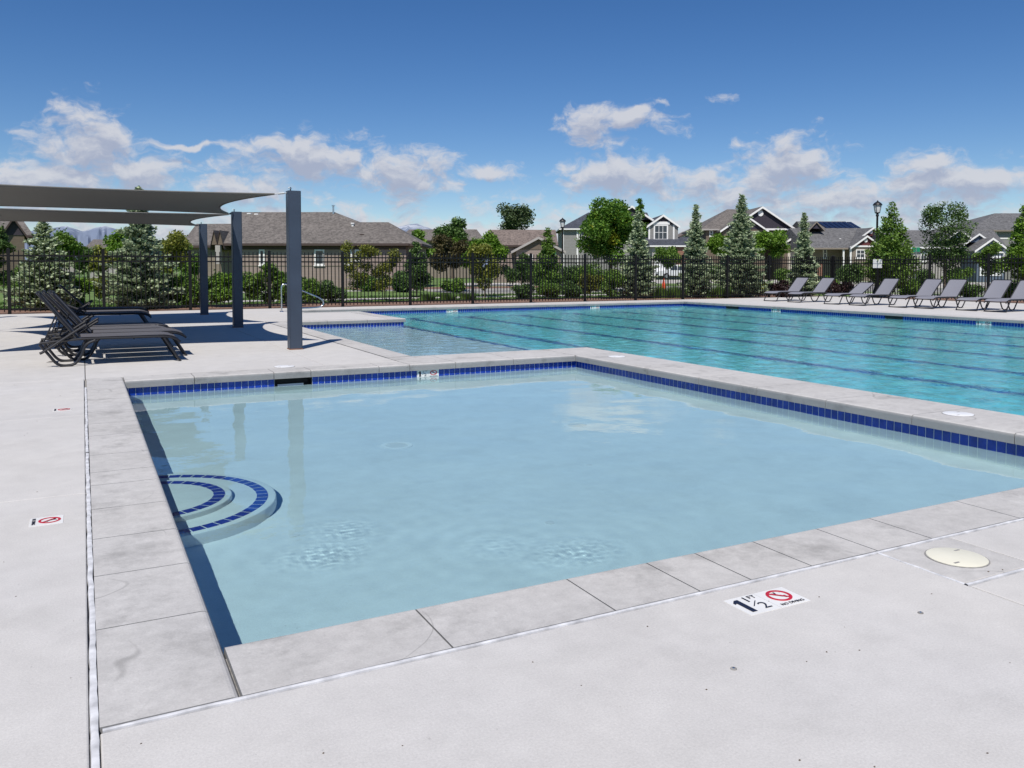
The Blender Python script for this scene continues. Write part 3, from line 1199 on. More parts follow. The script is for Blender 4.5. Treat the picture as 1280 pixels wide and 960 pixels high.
water('water', BX0 - 0.006, BX1 + 0.006, BY0 - 0.006, BY1 + 0.006, 0.0145, wade_z, M['water_wade'])
water('water', o1, o2 + .004, q1, q2 + .002, 0.065, main_z, M['water_main'])
water('water', SX0 - OV - .004, o1 - .0005, SY0 - OV - .004, SY1 + OV + .004, 0.065, main_z, M['water_shelf'])
water('water', AX0 - OV - .004, o1 - .0005, AY0 - OV - .004, AY1 + OV + .002, 0.065, main_z, M['water_shelf'])

# ------------------------------------------------------------------ shade posts and sails
PH = 2.52
posts = {}
PGRP = 'square steel shade posts'
plabels = {
    (1, 0): 'square blue grey steel post nearest the pools, rust at its foot, carrying shade sail corner',
    (1, 1): 'middle square steel shade post, half darkened by sail shadow',
    (1, 2): 'farthest and smallest square steel shade post beside the hedge',
    (0, 0): 'square steel shade post at the left corner nearest the viewer, left of the chaises',
    (0, 1): 'square steel shade post left of the chaises in the middle row',
    (0, 2): 'square steel shade post at the far left corner of the shade sails',
}
for (i, j), lab in plabels.items():
    x = (-2.75, 3.0)[i]
    y = (13.36, 18.86, 24.5)[j]
    t = thing('shade_post', lab, 'post', (x, y, 0), 0, PGRP)
    s = 0.10
    me = bpy.data.meshes.new('column')
    bm = bmesh.new()
    bmesh.ops.create_cube(bm, size=1)
    for v in bm.verts:
        v.co = Vector((v.co.x * 2 * s, v.co.y * 2 * s, (v.co.z + 0.5) * PH))
    bmesh.ops.bevel(bm, geom=[e_ for e_ in bm.edges if abs(e_.verts[0].co.z - e_.verts[1].co.z) > 1], offset=0.012, segments=2, affect='EDGES')
    bm.to_mesh(me)
    bm.free()
    me.materials.append(M['steel'])
    part('column', me, None, t)
    part('base_collar', MB().box(-s - .004, s + .004, -s - .004, s + .004, 0.0005, 0.016), M['rust'], t)
    part('eye_bolt', MB().tube([(-0.05, -0.03, PH - .005), (-0.05, -0.03, PH + 0.035)], 0.011, 8).tube([(-0.085, -0.03, PH + .04), (-0.06, -0.03, PH + .055), (-0.035, -0.03, PH + .04)], 0.008, 6), M['cable'], t)


def sail(name, label, c00, c10, c11, c01, inset, sag):
    """four cornered membrane; its edges curve inward between the corners"""
    c00, c10, c11, c01 = map(Vector, (c00, c10, c11, c01))
    n = 28
    cen = (c00 + c10 + c11 + c01) / 4
    t = thing(name, label, 'shade sail', (cen.x, cen.y, cen.z), 0, 'fabric shade sails')
    vs, fs = [], []

    def edge(a, b_, k, inset):
        p = a.lerp(b_, k)
        m = (cen - (a + b_) / 2)
        m.z = 0
        m.normalize()
        return p + m * (inset * 4 * k * (1 - k))
    for j in range(n + 1):
        v = j / n
        for i in range(n + 1):
            u = i / n
            p = (edge(c00, c10, u, .34) * (1 - v) + edge(c01, c11, u, .34) * v + edge(c00, c01, v, inset) * (1 - u) + edge(c10, c11, v, .44) * u
                 - (c00 * (1 - u) * (1 - v) + c10 * u * (1 - v) + c11 * u * v + c01 * (1 - u) * v))
            p.z -= sag * 16 * u * (1 - u) * v * (1 - v) + 0.010 * math.sin(u * 9.4) * math.sin(v * 6.3)
            vs.append(p)
    m = n + 1
    for j in range(n):
        for i in range(n):
            fs.append((j * m + i, j * m + i + 1, (j + 1) * m + i + 1, (j + 1) * m + i))
    top = [(v.x, v.y, v.z + 0.004) for v in vs]
    mb = MB().add(vs, [tuple(reversed(f)) for f in fs])
    mb.add(top, fs)
    part('membrane', mb, M['sail'], t, True, smooth=True)
    rim = [vs[i] for i in range(m)] + [vs[j * m + n] for j in range(1, m)] + [vs[n * m + i] for i in range(n - 1, -1, -1)] + [vs[j * m] for j in range(n - 1, -1, -1)]
    part('hem', MB().tube(rim, 0.016, 6, False), M['sail'], t, True, smooth=True)
    return t


def cable(t, a, b_):
    part('cable', MB().tube([a, b_], 0.007, 6), M['cable'], t, True)
    part('turnbuckle', MB().tube([Vector(a).lerp(Vector(b_), .3), Vector(a).lerp(Vector(b_), .75)], 0.014, 6), M['cable'], t, True)


zt = 2.47
sA = sail('shade_sail', 'large grey fabric shade sail in front, tied to the nearest post', (-2.45, 13.56, zt), (2.72, 13.46, zt), (2.80, 18.64, zt), (-2.45, 18.45, zt), 0.85, 0.06)
cable(sA, (2.72, 13.46, zt), (2.92, 13.38, PH - .03))
cable(sA, (2.80, 18.64, zt), (2.94, 18.78, PH - .03))
cable(sA, (-2.45, 13.56, zt), (-2.66, 13.42, PH - .03))
cable(sA, (-2.45, 18.45, zt), (-2.66, 18.78, PH - .03))
sB = sail('shade_sail', 'smaller looking grey shade sail behind, tied to the middle and farthest posts', (-2.45, 19.10, zt), (2.86, 19.04, zt), (2.84, 24.32, zt), (-2.45, 24.2, zt), 0.85, 0.06)
cable(sB, (2.86, 19.04, zt), (2.94, 18.94, PH - .03))
cable(sB, (2.84, 24.32, zt), (2.93, 24.42, PH - .03))
cable(sB, (-2.45, 19.10, zt), (-2.66, 18.94, PH - .03))
cable(sB, (-2.45, 24.2, zt), (-2.66, 24.42, PH - .03))


# ------------------------------------------------------------------ chaise lounges
def smooth_path(pts, k=6):
    """Catmull-Rom through the points"""
    pts = [Vector(p) for p in pts]
    out = []
    P = [pts[0] * 2 - pts[1]] + pts + [pts[-1] * 2 - pts[-2]]
    for i in range(1, len(P) - 2):
        for j in range(k):
            t = j / k
            a, b_, c, d = P[i - 1], P[i], P[i + 1], P[i + 2]
            out.append(0.5 * ((2 * b_) + (c - a) * t + (2 * a - 5 * b_ + 4 * c - d) * t * t + (3 * b_ - a - 3 * c + d) * t ** 3))
    out.append(pts[-1])
    return out


HW = 0.325           # half width
HINGE = (-0.07, 0.37)


def make_chaise(label, sling_mat, arms, back_angle, group):
    """length along local x (head at -x), width along y centred"""
    t = thing('chaise_lounge', label, 'chaise lounge', (0, 0, 0), 0, group)
    fr = M['frame']
    hx, hz = HINGE
    # seat sling: a thin, slightly hollow sheet that dips at the foot
    nx, ny = 14, 6
    vs = []
    for side in (0, 1):
        for i in range(nx + 1):
            u = i / nx
            x = hx + 0.03 + u * 1.21
            z0 = hz + 0.012 - 0.055 * max(0, (u - 0.82) / 0.18) ** 2
            for j in range(ny + 1):
                w = j / ny * 2 - 1
                vs.append((x, w * (HW + 0.004), z0 - 0.012 * (1 - w * w) - side * 0.005))
    m = ny + 1
    fs = []
    for i in range(nx):
        for j in range(ny):
            q = (i * m + j, (i + 1) * m + j, (i + 1) * m + j + 1, i * m + j + 1)
            fs.append(q)
            b0 = (nx + 1) * m
            fs.append(tuple(b0 + k for k in reversed(q)))
    part('seat', MB().add(vs, fs), sling_mat, t, smooth=True)
    for s in (-1, 1):
        y = s * HW
        part('side_rail', MB().tube(smooth_path([(hx - 0.45, y, hz - 0.05), (hx, y, hz - 0.012), (0.55, y, hz - 0.012), (0.98, y, hz - 0.016), (1.13, y, hz - 0.055), (1.19, y, hz - 0.10)]), 0.017, 8), fr, t, smooth=True)
        part('rear_leg', MB().tube(smooth_path([(0.13, y, hz - 0.03), (0.02, y, hz - 0.09), (-0.04, y, 0.14), (-0.12, y, 0.035), (-0.24, y, 0.015), (-0.33, y, 0.05), (-0.42, y, 0.17), (-0.52, y, hz - 0.06)]), 0.0185, 8), fr, t, smooth=True)
    part('front_leg', MB().tube(smooth_path([(0.98, -HW, hz - 0.03), (1.08, -HW, 0.18), (1.17, -HW, 0.03), (1.185, -HW + 0.04, 0.016)]) +
                                smooth_path([(1.185, HW - 0.04, 0.016), (1.17, HW, 0.03), (1.08, HW, 0.18), (0.98, HW, hz - 0.03)]), 0.0175, 8), fr, t, smooth=True)
    mb = MB()
    for x in (0.06, 0.60, 1.15):
        mb.tube([(x, -HW, hz - 0.03 if x < 1 else hz - 0.075), (x, HW, hz - 0.03 if x < 1 else hz - 0.075)], 0.012, 6)
    part('cross_bar', mb, fr, t, smooth=True)
    if arms:
        for s in (-1, 1):
            y = s * (HW + 0.025)
            part('arm', MB().tube(smooth_path([(-0.52, y, 0.19), (-0.47, y, 0.215), (-0.20, y, 0.40), (0.0, y, 0.535), (0.03, y, 0.54)]), 0.017, 8), fr, t, smooth=True)
    # the back, hinged
    bk_ = link('backrest', None, t) if False else None
    L_ = 0.76
    vs = []
    for side in (0, 1):
        for i in range(9):
            u = i / 8
            for j in range(ny + 1):
                w = j / ny * 2 - 1
                vs.append((-u * L_ + 0.0, w * (HW - 0.03), 0.0 - 0.014 * (1 - w * w) * math.sin(math.pi * u) - side * 0.005))
    fs = []
    for i in range(8):
        for j in range(ny):
            q = (i * m + j, (i + 1) * m + j, (i + 1) * m + j + 1, i * m + j + 1)
            fs.append(tuple(reversed(q)))
            b0 = 9 * m
            fs.append(tuple(b0 + k for k in q))
    bo = part('backrest', MB().add(vs, fs), sling_mat, t, smooth=True, loc=(hx, 0, hz), rot=(0, R(back_angle), 0))
    y = HW - 0.022
    part('back_frame', MB().tube([(0.02, -y, -0.006)] + smooth_path([(-L_ * 0.6, -y, -0.006), (-L_ + 0.05, -y, -0.006), (-L_, -y + 0.05, -0.006)]) +
                                 smooth_path([(-L_, y - 0.05, -0.006), (-L_ + 0.05, y, -0.006), (-L_ * 0.6, y, -0.006)]) + [(0.02, y, -0.006)], 0.019, 8), fr, bo, smooth=True)
    # prop that carries the raised back
    ca, sa = math.cos(R(back_angle)), math.sin(R(back_angle))
    p = (hx - 0.42 * ca, hz + 0.42 * sa - 0.02)
    part('back_prop', MB().tube([(p[0], -HW + 0.05, p[1]), (hx - 0.40, -HW + 0.05, hz - 0.04), (hx - 0.40, HW - 0.05, hz - 0.04), (p[0], HW - 0.05, p[1])], 0.010, 6), fr, t, smooth=True)
    return t


G1 = 'dark chaises lined up under the sails'
left = [  # x, near side y, back angle, label
    (0.00, 12.36, 53, 'dark sling chaise lounge nearest the wading pool corner, back raised steeply'),
    (0.16, 13.10, 51, 'dark chaise lounge second in the left row, back raised behind the nearest one'),
    (0.04, 13.84, 50, 'dark chaise lounge third in the left row, mostly hidden by two nearer ones'),
    (0.10, 14.58, 49, 'dark chaise lounge fourth in the left row, at the edge of sail shade'),
    (0.06, 18.70, 24, 'dark chaise lounge with low back lying in the shade of the sails'),
    (0.10, 19.50, 24, 'dark chaise lounge with low back, second from the far end of left row'),
    (0.16, 20.95, 45, 'dark chaise lounge farthest back in the left row, back raised before spruce'),
]
for x, y, a, lab in left:
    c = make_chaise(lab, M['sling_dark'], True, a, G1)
    c.location = (x, y + HW, 0)
    c.rotation_euler.z = R({12.36: 0.6, 13.10: -0.8}.get(y, 0.4))

G2 = 'grey chaises facing the lap pool'
right = [(24.47, 46, 'grey sling chaise lounge farthest to the left across the lap pool'),
         (23.18, 46, 'grey sling chaise lounge second from the left across the lap pool'),
         (21.39, 31, 'grey sling chaise lounge with the lowest back of those across the lap pool'),
         (20.26, 47, 'grey sling chaise lounge right of the one with the lowest back'),
         (18.63, 47, 'grey sling chaise lounge fifth from the left across the lap pool'),
         (17.81, 47, 'grey sling chaise lounge sixth from the left across the lap pool'),
         (16.35, 47, 'grey sling chaise lounge second from the right edge of the picture'),
         (15.47, 47, 'grey sling chaise lounge cut off by the right edge of the picture')]
for k, (y, a, lab) in enumerate(right):
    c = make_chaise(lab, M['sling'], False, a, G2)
    c.location = (23.72 + 1.19 + (0.12, 0.1, 0, 0, 0, .12, .12, .12)[k], y - HW, 0)
    c.rotation_euler.z = math.pi + R((1, -1, 2, 0, -1.5, 1, 0, 1)[k])

# ------------------------------------------------------------------ fence
FH = 1.80


def fence(label, xs, ys, along):
    """posts at the given places; rails and pickets between them"""
    t = thing('iron_fence', label, 'fence', (xs[0], ys[0], 0), 0, 'black pool fences')
    post_me = MB().box(-0.042, 0.042, -0.042, 0.042, -0.08, FH + 0.03).lathe([(0.04, FH + .03), (0.046, FH + .04), (0.012, FH + .065)], 8).mesh('post', M['fence'])
    pick_me = MB().box(-0.0125, 0.0125, -0.0125, 0.0125, 0.05, FH - 0.005).add(
        [(-0.0125, -0.0125, FH - .0049), (0.0125, -0.0125, FH - .0049), (0.0125, 0.0125, FH - .0049), (-0.0125, 0.0125, FH - .0049), (0, 0, FH + 0.022)],
        [(0, 1, 4), (1, 2, 4), (2, 3, 4), (3, 0, 4)]).mesh('picket', M['fence'])
    ox, oy = xs[0], ys[0]
    for i in range(len(xs)):
        link('post', post_me, t, (xs[i] - ox, ys[i] - oy, 0))
    for i in range(len(xs) - 1):
        a = Vector((xs[i] - ox, ys[i] - oy, 0))
        b_ = Vector((xs[i + 1] - ox, ys[i + 1] - oy, 0))
        d = (b_ - a)
        ln = d.length
        d.normalize()
        for z in (0.13, FH - 0.30, FH - 0.15):
            part('rail', MB().bar(a + d * 0.034 + Vector((0, 0, z)), b_ - d * 0.034 + Vector((0, 0, z)), 0.040, 0.042), M['fence'], t)
        n = max(2, round(ln / 0.127))
        for k in range(1, n):
            p = a + d * (ln * k / n)
            link('picket', pick_me, t, (p.x, p.y, 0))
    return t


bx = [-4.27 + 2.41 * k for k in range(15)] + [FX]
fence('black metal picket fence along the far side behind pool and hedges', bx, [FY] * len(bx), 'x')
ry = [FY] + [24.95 - 2.5 * k for k in range(5)]
ry[0] = FY - 0.075
fence('black metal picket fence behind the grey chaises on the right', [FX] * len(ry), ry, 'y')

# small white notice panel on the right fence
ns = thing('notice_sign', 'small white notice panel wired to the right fence behind chaises', 'sign', (30.965, 24.95, 1.35))
part('panel', MB().box(-0.012, -0.006, -0.23, 0.23, -0.05, 0.33), M['white'], ns)
for yy in (-0.105, 0.105):
    for zz in (0.04, 0.225):
        part('printed_block', MB().box(-0.0135, -0.0125, yy - 0.08, yy + 0.08, zz - 0.06, zz + 0.07), M['marker'], ns)
part('strap', MB().box(-0.014, -0.0121, -0.23, 0.23, 0.128, 0.146).box(-0.014, -0.0121, -0.017, 0.017, -0.05, 0.1275).box(-0.014, -0.0121, -0.017, 0.017, 0.1465, 0.33), M['blue_wall'], ns)

# ------------------------------------------------------------------ handrail, lids, anchors
hr = thing('pool_handrail', 'bent stainless steel handrail at the far pool steps', 'handrail', (5.22, 24.95, 0))
part('rail_tube', MB().tube(smooth_path([(0, 0, 0.0), (0, 0, 0.4), (0, 0, 0.70), (0.03, 0, 0.79), (0.11, 0, 0.82), (0.25, 0, 0.77), (0.75, 0, 0.56), (1.12, 0, 0.40), (1.24, 0, 0.29), (1.23, 0, 0.18), (1.12, 0, 0.12), (0.9, 0, 0.10), (0.5, 0, 0.09), (0.28, 0, 0.06), (0.25, 0, 0.0)]), 0.022, 10), M['stainless'], hr, smooth=True)
for x in (0, 0.25):
    part('escutcheon', MB().lathe([(0.06, 0.0005), (0.055, 0.016), (0.028, 0.028)], 18, (x, 0, 0)), M['stainless'], hr, smooth=True)


def lid(name, label, x, y, r, mat, z=0.0015):
    t = thing(name, label, 'lid', (x, y, z), 0, 'skimmer lids')
    part('cover', MB().lathe([(r, 0.0003), (r, 0.004), (r - 0.006, 0.006), (0.01, 0.0065)], 40), mat, t, smooth=True)
    part('rim', MB().lathe([(r + 0.006, 0.0002), (r + 0.006, 0.0015), (r + 0.001, 0.0016)], 40), M['bed'], t)
    for a in (0.6, 0.6 + math.pi):
        q = (0.72 * r * math.cos(a), 0.72 * r * math.sin(a))
        part('finger_slot', MB().box(q[0] - 0.017, q[0] + 0.017, q[1] - 0.005, q[1] + 0.005, 0.0055, 0.0072), M['bed'], t)
    return t


lid('skimmer_lid', 'big cream round lid set in its square concrete pad', 3.46, 2.435 - 0.095, 0.125, M['cream'], 0.0005)
lid('skimmer_lid', 'white round lid on the kerb between pools, nearer the right edge', 6.89, 4.68, 0.125, M['white'])
lid('skimmer_lid', 'white round lid on the kerb corner between the two pools', 6.93, 10.05, 0.125, M['white'])
lid('skimmer_lid', 'white round lid behind the wading pool above its skimmer', 2.34, 11.05, 0.13, M['white'], 0.0005)
lid('skimmer_lid', 'small white lid on the deck beside the shelf coping', 3.62, 15.6, 0.10, M['white'], 0.0005)
for x, y, lab in ((1.85, 2.01, 'small dark deck anchor bolt below the depth marker'), (2.78, 2.02, 'small dark deck anchor bolt beside the cream lid pad')):
    t = thing('deck_anchor', lab, 'bolt', (x, y, 0.0003), 0, 'deck anchors')
    part('socket', MB().lathe([(0.011, 0), (0.010, 0.003), (0.006, 0.003)], 12), M['bed'], t)
    part('screw', MB().lathe([(0.005, 0.001), (0.004, 0.0045)], 8), M['stainless'], t)

# dry leaves and grit blown on to the deck
for k, (x, y, lab) in enumerate(((-0.42, 13.0, 'small dark dry leaf on the deck left of the nearest chaise'), (-0.30, 12.6, 'tiny dark twig on the deck at the foot of the nearest chaise'))):
    t = tag(part('dry_leaf', MB().add([(-.05, 0, .004), (0, -.018, .012), (.05, .01, .006), (0, .022, .018)], [(0, 1, 3), (1, 2, 3)]).add([(-.05, 0, .002), (0, -.018, .010), (.05, .01, .004), (0, .022, .016)], [(3, 1, 0), (3, 2, 1)]), M['brown_trim']), lab, 'leaf', 'leaves on the deck')
    t.location = (x, y, 0)
    t.rotation_euler.z = k * 1.3


# grit scattered over the deck
rnd = random.Random(31)
mb = MB()
for k in range(150):
    x, y = (rnd.uniform(-2.5, -0.05), rnd.uniform(2, 12)) if k % 2 else (rnd.uniform(0.05, 6.5), rnd.uniform(0.6, 2.5))
    r = rnd.uniform(0.0015, 0.0045)
    a = rnd.uniform(0, 3.1)
    c_, s_ = math.cos(a) * r * rnd.uniform(1, 2.2), math.sin(a) * r
    mb.add([(x - c_, y - s_, 0.0006), (x + s_, y - c_ * .6, 0.0006), (x + c_, y + s_, 0.0006), (x - s_, y + c_ * .6, 0.0006), (x, y, 0.0006 + r * .8)], [(0, 1, 4), (1, 2, 4), (2, 3, 4), (3, 0, 4)])
tag(part('grit', mb, M['bark']), 'scattered dark grit on the pale deck', 'grit', None, 'stuff')


# ------------------------------------------------------------------ depth markers
def text_mesh(body, size, depth=0.0006, align='CENTER'):
    cu = bpy.data.curves.new('lettering', 'FONT')
    cu.body = body
    cu.size = size
    cu.extrude = depth
    cu.align_x = align
    cu.align_y = 'CENTER'
    cu.resolution_u = 3
    o = bpy.data.objects.new('lettering', cu)
    col.objects.link(o)
    bpy.context.view_layer.update()
    me = bpy.data.meshes.new_from_object(o.evaluated_get(bpy.context.evaluated_depsgraph_get()))
    bpy.data.objects.remove(o)
    return me


def lettering(parent, body, size, x, y, mat, bold=0.0, sx=1.0, rz=0.0):
    me = text_mesh(body, size)
    me.materials.clear()
    me.materials.append(mat)
    o = link('lettering', me, parent, (x, y, 0.0062), (0, 0, rz))
    o.scale = (sx, 1, 1)
    return o


def ring(parent, x, y, r0, r1):
    n = 36
    vs, fs = [], []
    for k in range(n):
        a = 2 * math.pi * k / n
        for r, z in ((r0, 0.0055), (r0, 0.0068), (r1, 0.0068), (r1, 0.0055)):
            vs.append((x + r * math.cos(a), y + r * math.sin(a), z))
    for k in range(n):
        j = (k + 1) % n
        for q in range(4):
            fs.append((k * 4 + q, j * 4 + q, j * 4 + (q + 1) % 4, k * 4 + (q + 1) % 4))
    part('red_ring', MB().add(vs, fs), M['red'], parent)


def no_diving(parent, x, y, s):
    ring(parent, x, y, 0.36 * s, 0.47 * s)
    # diver, head down, with water line
    fig = MB()
    z0, z1 = 0.0054, 0.0061
    body = [(-0.20, 0.20), (-0.12, 0.26), (0.02, 0.10), (0.13, -0.08), (0.05, -0.12), (-0.07, 0.03)]
    arm = [(0.04, -0.06), (0.10, -0.03), (0.20, -0.20), (0.15, -0.23)]
    leg = [(-0.05, 0.10), (0.00, 0.14), (0.03, 0.30), (-0.03, 0.30)]
    for pl in (body, arm, leg):
        fig.prism([(x + a * s, y + b_ * s) for a, b_ in pl], z0, z1)
        z0 += 0.0002
        z1 += 0.0002
    fig.prism([(x + s * (0.17 + 0.055 * math.cos(a)), y + s * (-0.10 + 0.055 * math.sin(a))) for a in [k * math.pi / 5 for k in range(10)]], z0, z1)
    part('diver_figure', fig, M['ink'], parent)
    c = 0.7071
    w = 0.045 * s
    l_ = 0.37 * s
    part('red_slash', MB().prism([(x - c * l_ - c * w, y + c * l_ - c * w), (x + c * l_ - c * w, y - c * l_ - c * w), (x + c * l_ + c * w, y - c * l_ + c * w), (x - c * l_ + c * w, y + c * l_ + c * w)], 0.0069, 0.0074), M['red'], parent)


def depth_marker(label, loc, rot, s=0.152, numbers=True, diving=True):
    """two square ceramic tiles: the depth on one, the no diving sign on the other; local x to the right, y up"""
    t = thing('depth_marker', label, 'sign', loc, 0, 'depth markers')
    t.rotation_euler = rot
    x = 0.0
    if numbers:
        part('number_tile', MB().box(-s / 2, s / 2, -s / 2, s / 2, -0.004, 0.005), M['marker'], t)
        part('numeral', MB().prism([(-0.33 * s, -0.38 * s), (-0.17 * s, -0.38 * s), (-0.17 * s, 0.36 * s), (-0.29 * s, 0.36 * s), (-0.41 * s, 0.24 * s), (-0.41 * s, 0.15 * s), (-0.33 * s, 0.19 * s)], 0.0052, 0.0064), M['ink'], t)
        lettering(t, '1', 0.42 * s, 0.04 * s, 0.26 * s, M['ink'], sx=1.1)
        part('fraction_bar', MB().prism([(-0.06 * s, -0.12 * s), (-0.02 * s, -0.12 * s), (0.24 * s, 0.13 * s), (0.20 * s, 0.13 * s)], 0.0052, 0.0064), M['ink'], t)
        lettering(t, '2', 0.50 * s, 0.24 * s, -0.20 * s, M['ink'], sx=1.1)
        lettering(t, 'FT', 0.24 * s, 0.29 * s, 0.34 * s, M['ink'])
        x = s + 0.002
    if diving:
        part('symbol_tile', MB().box(x - s / 2, x + s / 2, -s / 2, s / 2, -0.004, 0.005), M['marker'], t)
        no_diving(t, x, 0.09 * s, 0.72 * s)
        lettering(t, 'NO DIVING', 0.155 * s, x, -0.385 * s, M['ink'], sx=0.95)
    return t


depth_marker('white 1 1/2 FT depth tile and no diving tile in the front deck', (2.196 + 0.076, 2.371, -0.003), (0, 0, 0))
depth_marker('white no diving tile in the left deck, the nearer of two', (-0.19, 4.84, -0.003), (0, 0, -math.pi / 2), numbers=False)
depth_marker('white no diving tile in the left deck, the farther of two', (-0.19, 8.61, -0.003), (0, 0, -math.pi / 2), numbers=False)
depth_marker('white 1 1/2 FT marker among blue tiles of the wading pool back wall', (DMX0 + TPX, BY1 - 0.003, -0.1365), (math.pi / 2, 0, 0), s=0.098).scale = (2 * TPX / 0.1005, 1.0, 1.0)
for k, (x, lab) in enumerate(((10.9, 'white depth marker on the far pool wall, nearest the handrail'), (16.6, 'white depth marker at the middle of the far pool wall'))):
    depth_marker(lab, (x, q2 - 0.006, -0.1365), (math.pi / 2, 0, 0), s=0.10).scale = (2.0, 1.0, 1.0)
for k, (y, lab) in enumerate(((20.9, 'white depth marker on the right pool wall, before the first chaises'), (13.6, 'white depth marker on the right pool wall, nearer the picture edge'))):
    depth_marker(lab, (o2 - 0.006, y, -0.1365), (math.pi / 2, 0, -math.pi / 2), s=0.10).scale = (2.0, 1.0, 1.0)

# ------------------------------------------------------------------ vegetation
def rand_unit(rng, n):
    v = rng.normal(size=(n, 3))
    return v / np.linalg.norm(v, axis=1, keepdims=True)


def leaf_mesh(name, C, A, B, mats, idx=None):
    """one diamond leaf for every centre C with half axes A and B"""
    n = len(C)
    V = np.empty((n, 4, 3), np.float32)
    V[:, 0] = C + A
    V[:, 1] = C + B
    V[:, 2] = C - A
    V[:, 3] = C - B
    me = bpy.data.meshes.new(name)
    me.vertices.add(n * 4)
    me.vertices.foreach_set('co', V.ravel())
    me.loops.add(n * 4)
    me.loops.foreach_set('vertex_index', np.arange(n * 4, dtype=np.int32))
    me.polygons.add(n)
    me.polygons.foreach_set('loop_start', np.arange(0, n * 4, 4, dtype=np.int32))
    for m in mats:
        me.materials.append(m)
    if idx is not None:
        me.polygons.foreach_set('material_index', np.asarray(idx, dtype=np.int32))
    me.update()
    me.validate()
    return me


def leaves_at(rng, C, size, flat=0.35):
    n = len(C)
    nrm = rand_unit(rng, n)
    nrm[:, 2] = np.abs(nrm[:, 2]) + flat
    nrm /= np.linalg.norm(nrm, axis=1, keepdims=True)
    a = np.cross(nrm, rand_unit(rng, n))
    a /= np.linalg.norm(a, axis=1, keepdims=True) + 1e-9
    b_ = np.cross(nrm, a)
    s = size * rng.uniform(0.65, 1.35, (n, 1))
    return a * s, b_ * s * 0.62


def broadleaf(label, px, d, top, width, mat, z0=None, shape='round', n=5200, leaf=0.075, seed=0, group=None, lobes=None, trunk_r=0.05,
              name='tree', cat='tree', gap=0.0, bark='bark', accent=None, pos=None, depth=None):
    rng = np.random.default_rng(seed + 11)
    n = int(n * 1.55)
    leaf *= 0.82
    x, y = at(px, d) if pos is None else pos
    t = thing(name, label, cat, (x, y, -0.05), rng.uniform(0, 6.28), group)
    zb = (top * 0.28 if z0 is None else z0)
    H = top - zb
    k = lobes or 16
    r0 = width / 2
    cs, rs = [], []
    for i in range(k):
        if shape == 'round':
            u = rand_unit(rng, 1)[0]
            rad = rng.uniform(0.25, 0.78)
            c = np.array([u[0] * rad * r0, u[1] * rad * r0, zb + H * (0.5 + 0.5 * u[2] * rad)])
            r = rng.uniform(0.24, 0.40) * r0
        elif shape == 'cone':
            v = (i + rng.uniform(0, 1)) / k
            w = r0 * min(1.0, 0.42 + 2.8 * v) * (1 - v) ** 0.75
            a = i * 2.4 + rng.uniform(-.4, .4)
            c = np.array([math.cos(a) * w * 0.62, math.sin(a) * w * 0.62, zb + H * (0.04 + 0.9 * v)])
            r = max(0.09, 0.50 * w) + 0.05
        elif shape == 'vase':
            v = rng.uniform(0, 1)
            w = r0 * (0.45 + 0.65 * v) * math.sqrt(max(0.05, 1 - max(0, v - .75) * 3.2))
            a = i * 2.4
            c = np.array([math.cos(a) * w * 0.72, math.sin(a) * w * 0.72, zb + H * (0.08 + 0.86 * v)])
            r = rng.uniform(0.22, 0.36) * r0
        cs.append(c)
        rs.append(r)
    cs, rs = np.array(cs), np.array(rs)
    w = rs ** 2
    pick = rng.choice(k, n, p=w / w.sum())
    u = rand_unit(rng, n)
    rad = rng.uniform(0.35, 1.08, (n, 1)) ** 0.7
    C = cs[pick] + u * rs[pick][:, None] * rad * np.array([1, 1, 0.85])
    # clusters: pull leaves towards twig ends
    tw = rng.integers(0, max(20, n // 9), n)
    twp = rng.normal(size=(tw.max() + 1, 3)) * leaf * 0.7
    C = C + twp[tw]
    if gap:
        f = np.sin(C[:, 0] * 7.1 + seed) * np.sin(C[:, 1] * 6.3) * np.sin(C[:, 2] * 5.7 + 1)
        C = C[f > -1 + gap * 1.2]
    C = C[C[:, 2] > 0.03]
    A, B = leaves_at(rng, C, leaf)
    idx = None
    mats = [M[mat]]
    if accent:
        mats.append(M[accent])
        q = cs[rng.integers(0, k)]
        idx = (np.linalg.norm(C - q, axis=1) < r0 * 0.22).astype(int)
    part('crown', leaf_mesh('crown', C, A, B, mats, idx), None, t)
    mb = MB()
    lean = rng.uniform(-.05, .05, 2)
    mb.tube([(0, 0, -0.05), (lean[0] * .3, lean[1] * .3, zb * 0.6), (lean[0], lean[1], zb + H * 0.35), (lean[0], lean[1], zb + H * 0.72)],
            [trunk_r * 1.25, trunk_r, trunk_r * 0.6, trunk_r * 0.2], 7)
    for c in cs[:14]:
        zz = max(zb * 0.75, min(c[2] - 0.35 * np.hypot(c[0], c[1]) - 0.1, zb + H * 0.6))
        mb.tube([(lean[0] * .7, lean[1] * .7, zz), tuple((c * 0.55 + np.array([0, 0, 0.45 * (zz + c[2]) / 1.0]) * 1.0) if False else (c[0] * .55, c[1] * .55, zz * .5 + c[2] * .5)), tuple(c)],
                [trunk_r * 0.42, trunk_r * 0.28, trunk_r * 0.10], 5)
    part('trunk', mb, M[bark], t, smooth=True)
    return t


